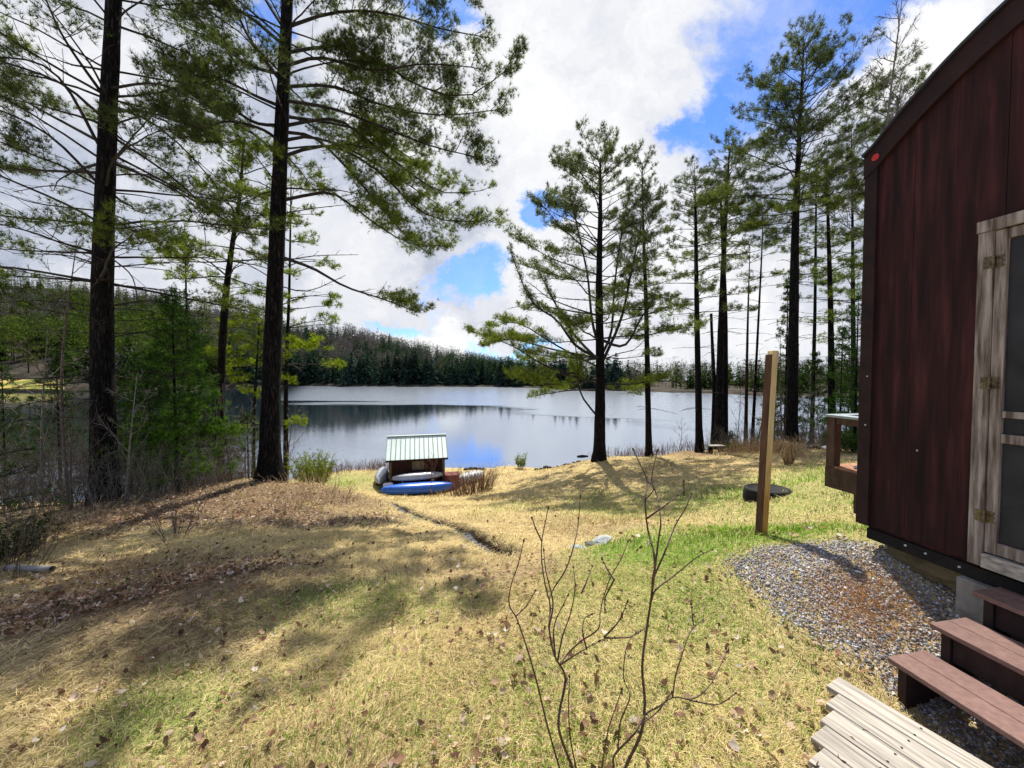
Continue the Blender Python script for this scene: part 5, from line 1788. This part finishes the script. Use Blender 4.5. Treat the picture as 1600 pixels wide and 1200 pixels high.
# ---------------------------------------------------------------- shrubs and brush
def stems_shrub(name, label, c, n, rad, h, seed, mat, r=.006, forks=4, cat='shrub', tilt=.35, parent_cat=None):
    rng = np.random.default_rng(seed)
    g = G()
    for k in range(n):
        a, q = rng.random() * 6.28, rad * math.sqrt(rng.random())
        x, y = c[0] + q * math.cos(a), c[1] + q * math.sin(a)
        b = np.array([x, y, float(gz(x, y)) - .03])
        hh = h * rng.uniform(.45, 1.1)
        d = np.array([math.cos(a) * tilt * q / rad + rng.normal(0, .15), math.sin(a) * tilt * q / rad + rng.normal(0, .15), 1])
        p = np.array([b + d * hh * t + rng.normal(0, .02 * hh, 3) * (t > 0) for t in (0, .35, .7, 1)])
        g.tube(p, [r, r * .8, r * .55, r * .3], 3, cap=False)
        for _ in range(forks):
            s = interp_path(p, np.array([rng.uniform(.3, .95)]))[0]
            e = norm(d + rng.normal(0, .55, 3)) * hh * rng.uniform(.15, .4)
            g.tube([s, s + e * .5 + rng.normal(0, .01, 3), s + e], [r * .5, r * .4, r * .22], 3, cap=False)
    o = g.build(name, M[mat], loc=(c[0], c[1], float(gz(c[0], c[1]))))
    return tag(o, label, cat)


M['red_twig'] = mat_noise('reddish_twigs', (.11, .055, .035), (.24, .13, .085), 12, rough=.9)


def leafy_shrub(name, label, c, n, rad, h, seed, c1, c2, leaf=.05, lw=.010, mat='twig_pale'):
    rng = np.random.default_rng(seed)
    base = np.array([c[0], c[1], float(gz(c[0], c[1]))])
    root = thing(name, label, 'shrub', base)
    g = G()
    pos, dr = [], []
    for k in range(n):
        a, q = rng.random() * 6.28, rad * math.sqrt(rng.random())
        b = base + (q * .5 * math.cos(a), q * .5 * math.sin(a), -.03)
        b[2] = float(gz(b[0], b[1])) - .03
        e = b + np.array([q * .7 * math.cos(a), q * .7 * math.sin(a), h * rng.uniform(.5, 1.1)])
        p = smooth_path([b, (b + e) / 2 + rng.normal(0, .04 * h, 3), e], 5)
        g.tube(p, np.linspace(.008, .003, 5), 3, cap=False)
        t = rng.uniform(.25, 1, 14)
        pos.append(interp_path(p, t) + rng.normal(0, .04 * h, (14, 3)))
        dr.append(np.tile(norm(e - b), (14, 1)))
    g.build('stems', M[mat], root)
    v, cc = tuft_mesh(np.concatenate(pos), np.concatenate(dr), leaf, lw, 6, rng, c1, c2, .9)
    mesh_obj('leaves', v, np.arange(len(v)).reshape(-1, 3), M['needle'], root, col=cc)


def brush(name, label, zone, n, h, seed, mat, r, forks=3, cat='brush'):
    """dense thicket nobody could count: one object"""
    rng = np.random.default_rng(seed)
    g = G()
    pts = zone(rng, n)
    zz = gz(pts[:, 0], pts[:, 1])
    for (x, y), z in zip(pts, zz):
        hh = h * rng.uniform(.35, 1.15)
        d = np.array([rng.normal(0, .22), rng.normal(0, .22), 1])
        b = np.array([x, y, z - .03])
        m = b + d * hh * .5 + rng.normal(0, .04 * hh, 3)
        e = b + d * hh + rng.normal(0, .06 * hh, 3)
        g.tube([b, m, e], [r, r * .75, r * .35], 3, cap=False)
        for _ in range(forks):
            t = rng.uniform(.3, .95)
            s = b + (e - b) * t
            q = norm(d + rng.normal(0, .6, 3)) * hh * rng.uniform(.15, .4)
            g.tube([s, s + q], [r * .5, r * .25], 3, cap=False)
    o = g.build(name, M[mat])
    return tag(o, label, cat, kind='stuff')


def along(pts, spread):
    pts = np.array(pts)

    def f(rng, n):
        t = rng.random(n)
        p = interp_path(pts, t)[:, :2]
        return p + rng.normal(0, 1, (n, 2)) * np.array(spread)
    return f


def shrubs():
    q = gp(737, 768, 15.4)
    stems_shrub('shrub', 'reddish brown leafless shrub on the grass right of the blue kayak', q, 300, .80, 1.0, 601, 'red_twig', .0075, 4)
    q = gp(672, 770, 15.9)
    bare_tree('sapling', 'spindly leafless sapling standing right in front of the shed wall', q, 1.75, .018, 602, M['red_twig'], (.1, 0), 10, .5, 5)
    q = gp(690, 775, 15.2)
    stems_shrub('weed_clump', 'short dry weeds at the right end of the blue kayak', q, 60, .40, .34, 603, 'straw', .005, 2, cat='weeds')
    leafy_shrub('shrub', 'yellow green willow shrub on the bank right of the overhanging pine', gp(487, 752, 10.6), 90, .55, .95, 604, (.10, .13, .02), (.26, .31, .05), .06, .008)
    leafy_shrub('shrub', 'little pale green shrub alone at the water edge of the lawn', gp(814, 730, 22), 22, .3, .95, 605, (.10, .14, .04), (.28, .34, .12), .07, .018)
    leafy_shrub('shrub', 'small green evergreen bush at the foot of the paired pines, by the bench', gp(1147, 712, 17.5), 40, .35, .4, 606, (.02, .045, .012), (.07, .12, .025), .07, .008)
    leafy_shrub('shrub', 'low light green bush seen through the porch opening', gp(1338, 705, 13), 60, .7, .7, 607, (.03, .06, .015), (.12, .18, .05), .08, .012)
    leafy_shrub('shrub', 'dark green bush at the left picture edge beside the pipe', gp(8, 880, 4.6), 60, .42, .55, 608, (.02, .034, .010), (.07, .09, .022), .05, .005)
    stems_shrub('shrub', 'brown leafless bush at the left picture edge', gp(-5, 905, 4.2), 60, .34, .75, 609, 'twig', .004, 5)
    stems_shrub('shrub', 'thin leafless shrub in the lawn edge below the young fir', gp(272, 850, 5.2), 16, .14, .85, 610, 'twig', .005, 4, tilt=.5)
    # dry ornamental grass
    c = gp(1232, 733, 11.5)
    rng = np.random.default_rng(611)
    g = G()
    for k in range(420):
        a = rng.random() * 6.28
        L = rng.uniform(.35, .75)
        r0 = rng.uniform(0, .1)
        ou = rng.uniform(.15, .6)
        b = c + (r0 * math.cos(a), r0 * math.sin(a), 0)
        p = [b, b + (ou * .25 * math.cos(a), ou * .25 * math.sin(a), L * .75), b + (ou * .6 * math.cos(a), ou * .6 * math.sin(a), L * .95), b + (ou * .95 * math.cos(a), ou * .95 * math.sin(a), L * .55)]
        g.tube(smooth_path(p, 6), np.linspace(.007, .003, 6), 3, cap=False)
    o = g.build('grass_clump', M['straw'], loc=c)
    tag(o, 'tan clump of dry ornamental grass before the tallest pine', 'grass clump')
    # matted weeds in the left shade
    for k, (px, py, d, n, rad, h, lb) in enumerate([(175, 915, 4.0, 120, .30, .26, 'tangled grey dry weeds in the shade right of the drain pipe'), (290, 935, 3.6, 60, .22, .12, 'low pale weed tuft in the shaded lawn'),
                                                   (125, 850, 5.6, 90, .5, .35, 'long straw coloured weeds above the drain pipe'), (440, 800, 7.4, 90, .7, .30, 'dry straw weeds below the overhanging pine'),
                                                   (500, 775, 9.0, 110, .9, .35, 'dry weeds right of the overhanging pine on the slope')]):
        stems_shrub('weed_clump', lb, gp(px, py, d), n, rad, h, 620 + k, 'straw', .0028 if d < 6 else .005, 2, cat='weeds', tilt=.8)
    ly = lambda px, py, d: gp(px, py, d)[:2]
    brush('bank_brush', 'tangled brown leafless brush along the left bank under the big pines', along([ly(-100, 800, 8), ly(60, 792, 8), ly(165, 780, 8.2), ly(280, 762, 9.2), ly(380, 748, 10.5)], (.5, .6)), 850, 1.4, 631, 'twig', .0045, 5)
    brush('pale_brush', 'pale grey leafless brush and canes in front of the big left trunks', along([ly(-60, 800, 7.2), ly(80, 800, 7.0), ly(190, 790, 7.0), ly(240, 780, 7.6), ly(345, 765, 8.6)], (.45, .35)), 330, 1.05, 636, 'twig_pale', .0032, 6)
    brush('bank_brush', 'green brown leafless thicket behind the bank between the two big pines', along([ly(190, 750, 10.5), ly(260, 745, 11.5), ly(330, 740, 12), ly(400, 735, 13)], (.5, .7)), 300, 2.4, 637, 'twig', .006, 6)
    brush('shore_brush', 'brown dry brush along the water edge left of the shed', along([ly(470, 740, 20), ly(530, 736, 21), ly(590, 733, 22), ly(603, 733, 22)], (.35, .5)), 420, .62, 632, 'red_twig', .008, 3)
    brush('shore_brush', 'brown dry brush along the water edge behind the right pines', along([ly(945, 718, 18.6), ly(1010, 713, 20), ly(1090, 704, 21), ly(1140, 700, 21.5)], (.4, .45)), 560, .62, 633, 'red_twig', .008, 3)
    brush('wood_brush', 'grey leafless undergrowth in the wood behind the tallest pine', along([ly(1140, 703, 18.5), ly(1190, 700, 18), ly(1260, 700, 17.5), ly(1330, 700, 17), ly(1420, 695, 17)], (.8, 1.2)), 900, 1.15, 634, 'twig_pale', .007, 4)
    brush('pale_weeds', 'dry pale weeds at the foot of the wood right of the bench', along([ly(1145, 712, 16.5), ly(1200, 713, 15.5), ly(1225, 712, 15)], (.6, .35)), 620, .6, 635, 'straw', .007, 2)


def foreground_shrub():
    """the bare shrub just before the camera, its stems traced branch by branch"""
    q = lambda x, y, d: P(700 + x / 2.4, 700 + y / 2.4, d)
    foot = gp(870, 1235, 1.68)
    root = thing('bare_shrub', 'leafless budding shrub with thin dark stems in the near foreground', 'shrub', foot)
    rng = np.random.default_rng(71)
    S = {
        'A': (1.58, .0058, [[(455, 1330), (418, 1200), (375, 1050), (320, 830), (262, 650), (230, 590), (235, 520), (262, 440), (283, 352)], [(262, 645), (300, 600), (330, 540)]]),
        'B': (1.62, .0080, [[(490, 1330), (465, 1200), (425, 1090), (415, 1010), (440, 862), (400, 780), (380, 680), (383, 590), (362, 500), (350, 370), (375, 228)], [(350, 370), (330, 320), (315, 272)],
                            [(383, 590), (400, 545), (440, 480), (470, 400), (490, 300), (498, 190)], [(388, 640), (400, 560), (372, 450), (362, 380)], [(440, 862), (470, 810), (520, 760), (585, 710), (590, 640), (602, 570), (625, 497), (660, 430), (685, 358)],
                            [(625, 497), (600, 460), (580, 420)], [(585, 710), (640, 650), (672, 578)], [(585, 712), (640, 712), (690, 706), (745, 672)], [(520, 755), (505, 690), (512, 640), (535, 625)], [(448, 862), (510, 800), (575, 740)],
                            [(455, 850), (468, 740), (488, 650), (500, 545), (485, 460)], [(500, 545), (520, 500), (540, 445)], [(460, 810), (435, 680), (465, 560)], [(620, 500), (590, 560), (588, 600)]]),
        'C': (1.66, .0085, [[(640, 1330), (665, 1200), (720, 1080), (738, 960), (728, 820), (745, 680), (765, 540), (775, 420), (748, 300), (740, 200), (745, 120), (720, 60), (697, 10)], [(775, 420), (790, 300), (798, 240), (785, 160), (765, 100), (785, 5)],
                            [(775, 420), (810, 350), (850, 260), (895, 190), (928, 100)], [(800, 240), (850, 200), (895, 158)], [(885, 180), (884, 130)], [(765, 580), (785, 530), (850, 480), (935, 410), (990, 382)], [(785, 530), (782, 470), (785, 420)], [(745, 120), (772, 150), (742, 192)]]),
        'D': (1.55, .0062, [[(600, 1330), (620, 1200), (625, 1150), (700, 1070), (740, 1000), (790, 970), (845, 935), (920, 940), (985, 885), (1045, 765)], [(845, 935), (855, 860), (875, 790), (910, 690), (955, 645)], [(920, 665), (912, 590)],
                            [(900, 940), (960, 955), (1020, 960), (1080, 920)], [(700, 920), (770, 915), (830, 885)], [(662, 1110), (668, 1010), (700, 915), (672, 850), (680, 740), (710, 690)]]),
        'E': (1.6, .0045, [[(560, 1330), (578, 1190), (600, 1060), (630, 970), (650, 910)]]),
        'F': (1.64, .0050, [[(505, 1330), (478, 1190), (458, 1080), (452, 960), (456, 862)]]),
    }
    for k, (d, r, br) in S.items():
        g, b = G(), G()
        main = None
        for i, pl in enumerate(br):
            pts = np.array([q(x, y, d + .05 * rng.normal() * (j > 0) + (.05 * (i % 3 - 1)) * j / len(pl) * (i > 0)) for j, (x, y) in enumerate(pl)])
            if i == 0:
                g0 = pts[0].copy()
                g0[2] = float(gz(g0[0], g0[1])) - .04
                pts = np.vstack([g0, pts]) if pts[0][2] > g0[2] + .03 else pts
                main = pts
            else:
                dd = np.linalg.norm(main - pts[0], axis=1)
                allp = smooth_path(main, 60)
                near = allp[np.argmin(np.linalg.norm((allp - pts[0])[:, [0, 2]], axis=1))]
                if np.linalg.norm(near - pts[0]) < .12:
                    pts = pts + (near - pts[0]) * np.linspace(1, .3, len(pts))[:, None]
            sp = smooth_path(pts, 4 * len(pts))
            rr = r * .84 if i == 0 else r * .5
            g.tube(sp, np.linspace(rr, max(.0016, rr * .28), len(sp)), 7, jit=.05, rng=rng)
            e, t = sp[-1], norm(sp[-1] - sp[-3])
            b.tube([e - t * .002, e + t * .004, e + t * .010, e + t * .016], [.0024, .0045, .0036, .0008], 6)
            for f in np.linspace(.25, .85, 3):
                c = interp_path(sp, np.array([f]))[0]
                s = norm(rng.normal(0, 1, 3) + (0, 0, .5))
                b.tube([c, c + s * .006, c + s * .010], [.003, .003, .0006], 5)
        st = g.build('stem', M['shrub'], root, smooth=True)
        b.build('buds', M['shrub'], st, smooth=True)


cabin()
steps()
deck()
porch()
wooden_post()
tub()
bench()
stones()
boat_shed()
shrubs()
foreground_shrub()


# ---------------------------------------------------------------- lawn cover: gravel, blades, leaves
def scatter(rng, n, rmin, rmax, amin=-62, amax=62):
    """random ground points, evenly spread over the view from the lawn"""
    r = rmin * (rmax / rmin) ** rng.random(n)
    a = np.radians(rng.uniform(amin, amax, n))
    return r * np.sin(a), r * np.cos(a), r


def gravel():
    rng = np.random.default_rng(81)
    x, y = rng.uniform(1.7, 3.7, 110000), rng.uniform(.8, 4.0, 110000)
    k = gravel_in(x + rng.normal(0, .05, len(x)), y + rng.normal(0, .05, len(x)))
    x, y = x[k][:32000], y[k][:32000]
    z = gz(x, y)
    n = len(x)
    s = rng.uniform(.005, .0125, n) * (1 + (rng.random(n) > .93) * .6)
    # irregular flat chips: a squashed six-cornered block each
    ang = np.sort(rng.random((n, 5)) * 2 * math.pi, axis=1)
    rr = rng.uniform(.7, 1.25, (n, 5))
    lx, ly = np.cos(ang) * rr, np.sin(ang) * rr * .7
    top = np.stack([lx * .85, ly * .85, np.full_like(lx, .30)], -1)
    bot = np.stack([lx, ly, np.full_like(lx, -.30)], -1)
    v = np.concatenate([top, bot], 1) * s[:, None, None]
    # random tilt
    A = norm(rng.standard_normal((n, 3)) * np.array([.45, .45, 0]) + (0, 0, 1))
    X = norm(np.cross(A, norm(rng.standard_normal((n, 3)))))
    Y = np.cross(A, X)
    v = v[..., 0:1] * X[:, None] + v[..., 1:2] * Y[:, None] + v[..., 2:3] * A[:, None]
    v = v + np.stack([x, y, z + rng.uniform(0, .014, n)], -1)[:, None]
    i = np.arange(n)[:, None] * 10
    tris = []
    for a in range(1, 4):
        tris.append(np.concatenate([i, i + a, i + a + 1], 1))
    for a in range(5):
        b = (a + 1) % 5
        tris.append(np.concatenate([i + a, i + 5 + a, i + 5 + b], 1))
        tris.append(np.concatenate([i + a, i + 5 + b, i + b], 1))
    F = np.concatenate(tris)
    base = np.array([(.25, .245, .255), (.40, .395, .405), (.13, .13, .14), (.58, .57, .56), (.36, .27, .23), (.30, .285, .30)])
    c = base[rng.choice(6, n, p=[.28, .24, .2, .12, .08, .08])] * rng.uniform(.75, 1.25, (n, 1))
    o = mesh_obj('gravel', v.reshape(-1, 3), F, M['stone'], col=np.repeat(c, 10, 0))
    tag(o, 'grey stone gravel patch between the lawn and the cabin', 'gravel', kind='stuff')
    # pine needles blown onto it
    m = 4500
    cx, cy = P(1360, 945, 2.75)[:2]
    x = np.concatenate([rng.normal(cx, .20, m // 2), rng.uniform(1.9, 3.3, m // 2)])
    y = np.concatenate([rng.normal(cy, .16, m // 2), rng.uniform(1.6, 3.6, m // 2)])
    k = gravel_in(x, y)
    x, y = x[k], y[k]
    z = gz(x, y) + rng.uniform(.012, .024, len(x))
    a = rng.random(len(x)) * 6.28
    d = np.stack([np.cos(a), np.sin(a), rng.normal(0, .12, len(x))], -1) * rng.uniform(.02, .045, (len(x), 1))
    w = np.stack([-np.sin(a), np.cos(a), 0 * a], -1) * .0011
    p = np.stack([x, y, z], -1)
    v = np.stack([p - d - w, p - d + w, p + d], 1).reshape(-1, 3)
    col = np.repeat(np.array((.36, .17, .06)) * rng.uniform(.6, 1.4, (len(x), 1)), 3, 0)
    o = mesh_obj('fallen_needles', v, np.arange(len(v)).reshape(-1, 3), M['litter'], col=col)
    tag(o, 'rusty fallen pine needles scattered over the gravel', 'pine needles', kind='stuff')


def blades(name, label, n, rmin, rmax, seed, flat, length, width, pal, keep, w_of_r=.0011, trans=None):
    rng = np.random.default_rng(seed)
    x, y, r = scatter(rng, n, rmin, rmax)
    gv = gravel_in(x, y)
    dx, dy = x - 1.771, y - 2.112
    a1, a2 = dx * .447 - dy * .894, -dx * .894 - dy * .447
    on_deck = (a1 > .02 + .24 * a2) & (a2 > -.14) & (a2 < .99)
    d, t = seg_dist(x, y, STREAM)
    k = ~gv & ~on_deck & (d > .14 + .05 * vnoise(x, y, 5.0, 57)) & (rng.random(n) < keep(x, y))
    u = (x - 2.85) * -.9824 + (y - 3.1) * -.1867
    s = -((x - 2.85) * -.1867 + (y - 3.1) * .9824)
    k &= ~((u < .05) & (s > -.05) & (s < 3))
    x, y, r = x[k], y[k], r[k]
    n = len(x)
    z = gz(x, y)
    ok = z > LAKE + .06
    x, y, r, z = x[ok], y[ok], r[ok], z[ok]
    n = len(x)
    flow = 2.2 * vnoise(x, y, .8, 51) + 1.6 * vnoise(x, y, 2.2, 52)
    a = flow + rng.normal(0, .9, n) + (rng.random(n) < .25) * rng.random(n) * 6.28
    e = np.clip(rng.normal(flat[0], flat[1], n), .04, 1.5)
    L = rng.uniform(*length, n) * (1 + .35 * vnoise(x, y, 1.6, 53)) * (1 + np.clip(r - 4, 0, 12) * .10)
    wd = np.maximum(rng.uniform(*width, n), w_of_r * r)
    d0 = np.stack([np.cos(a) * np.cos(e), np.sin(a) * np.cos(e), np.sin(e)], -1)
    e2 = e - rng.uniform(.15, .8, n) * (e > .15)
    d1 = np.stack([np.cos(a) * np.cos(e2), np.sin(a) * np.cos(e2), np.sin(e2)], -1)
    sd_ = np.stack([-np.sin(a), np.cos(a), rng.normal(0, .25, n)], -1) * wd[:, None] / 2
    b = np.stack([x, y, z + rng.uniform(-.004, .012, n)], -1)
    m = b + d0 * L[:, None] * .5
    tp = m + d1 * L[:, None] * .5
    v = np.stack([b - sd_, b + sd_, m + sd_ * .8, m - sd_ * .8, tp], 1).reshape(-1, 3)
    i = np.arange(n)[:, None] * 5
    F = np.concatenate([np.concatenate([i, i + 1, i + 2], 1), np.concatenate([i, i + 2, i + 3], 1), np.concatenate([i + 3, i + 2, i + 4], 1)])
    pal = np.array(pal)
    pn = np.clip(.5 + .5 * vnoise(x, y, 1.2, seed) + rng.normal(0, .28, n), 0, .999) * (len(pal) - 1)
    j = pn.astype(int)
    f = (pn - j)[:, None]
    c = (pal[j] * (1 - f) + pal[j + 1] * f) * rng.uniform(.75, 1.25, (n, 1))
    o = mesh_obj(name, v, F, M['grass'], col=np.repeat(c, 5, 0))
    tag(o, label, 'grass', kind='stuff')


def leaves():
    rng = np.random.default_rng(91)
    x, y, r = scatter(rng, 13000, 1.25, 9.5)
    z0 = zone_brown(x, y)
    k = ~gravel_in(x, y) & (rng.random(len(x)) < (.45 + .4 * z0) * (.4 + .6 * (vnoise(x, y, 1.4, 61) > -.1)))
    x2, y2, _ = scatter(rng, 17000, 4.5, 12, -54, -18)
    k2 = rng.random(len(x2)) < zone_brown(x2, y2)
    x, y = np.concatenate([x[k], x2[k2]]), np.concatenate([y[k], y2[k2]])
    n = len(x)
    z = gz(x, y) + rng.uniform(.012, .035, n)
    m = 9
    th = np.linspace(0, 2 * math.pi, m, endpoint=False)
    lob = 1 + .18 * np.cos(th * 2)[None] + rng.normal(0, .20, (n, m))
    s = .007 + .018 * rng.random(n) ** 1.6
    lx, ly = np.cos(th) * lob * s[:, None], np.sin(th) * lob * s[:, None] * rng.uniform(.6, 1, (n, 1))
    lz = rng.uniform(-.35, .9, (n, 1)) * (np.abs(lx) + np.abs(ly) * .5) + rng.normal(0, .15, (n, m)) * s[:, None]
    A = norm(rng.standard_normal((n, 3)) * np.array([.5, .5, 0]) + (0, 0, 1))
    X = norm(np.cross(A, norm(rng.standard_normal((n, 3)))))
    Y = np.cross(A, X)
    v = lx[..., None] * X[:, None] + ly[..., None] * Y[:, None] + lz[..., None] * A[:, None]
    v = np.concatenate([v, np.zeros((n, 1, 3))], 1) + np.stack([x, y, z], -1)[:, None]
    i = np.arange(n)[:, None] * (m + 1)
    F = np.concatenate([np.concatenate([i + q, i + (q + 1) % m, i + m], 1) for q in range(m)])
    pal = np.array([(.14, .075, .05), (.26, .15, .10), (.38, .25, .18), (.50, .38, .30), (.62, .54, .47), (.09, .05, .04)])
    c = pal[rng.choice(6, n, p=[.2, .25, .22, .15, .08, .10])] * rng.uniform(.7, 1.25, (n, 1))
    o = mesh_obj('fallen_leaves', v.reshape(-1, 3), F, M['litter'], col=np.repeat(c, m + 1, 0))
    tag(o, 'brown curled dead leaves littering the lawn', 'dead leaves', kind='stuff')


gravel()
STRAW = [(.25, .18, .092), (.46, .355, .18), (.62, .50, .27), (.76, .64, .38), (.57, .47, .22)]
GREEN = [(.07, .15, .012), (.14, .28, .02), (.22, .40, .035), (.32, .44, .08)]
blades('dry_grass', 'matted dry straw coloured grass covering the lawn', 300000, 1.15, 24, 83, (.28, .22), (.04, .11), (.0018, .0034), STRAW, lambda x, y: np.clip(1 - .85 * zone_green(x, y) - .9 * zone_brown(x, y), 0, 1))
blades('green_grass', 'fresh green grass shoots among the dry lawn', 190000, 1.15, 20, 84, (.95, .3), (.03, .085), (.002, .0036), GREEN, lambda x, y: np.clip(.035 + 1.0 * zone_green(x, y), 0, 1))
blades('matted_weeds', 'grey brown matted dead weeds in the shaded left lawn and on the bank', 60000, 1.6, 13, 85, (.22, .2), (.07, .20), (.0018, .003), [(.09, .07, .055), (.20, .155, .115), (.33, .265, .20), (.46, .37, .27)], lambda x, y: np.clip((x < 1.5) * zone_brown(x, y) * 1.1, 0, 1))
leaves()
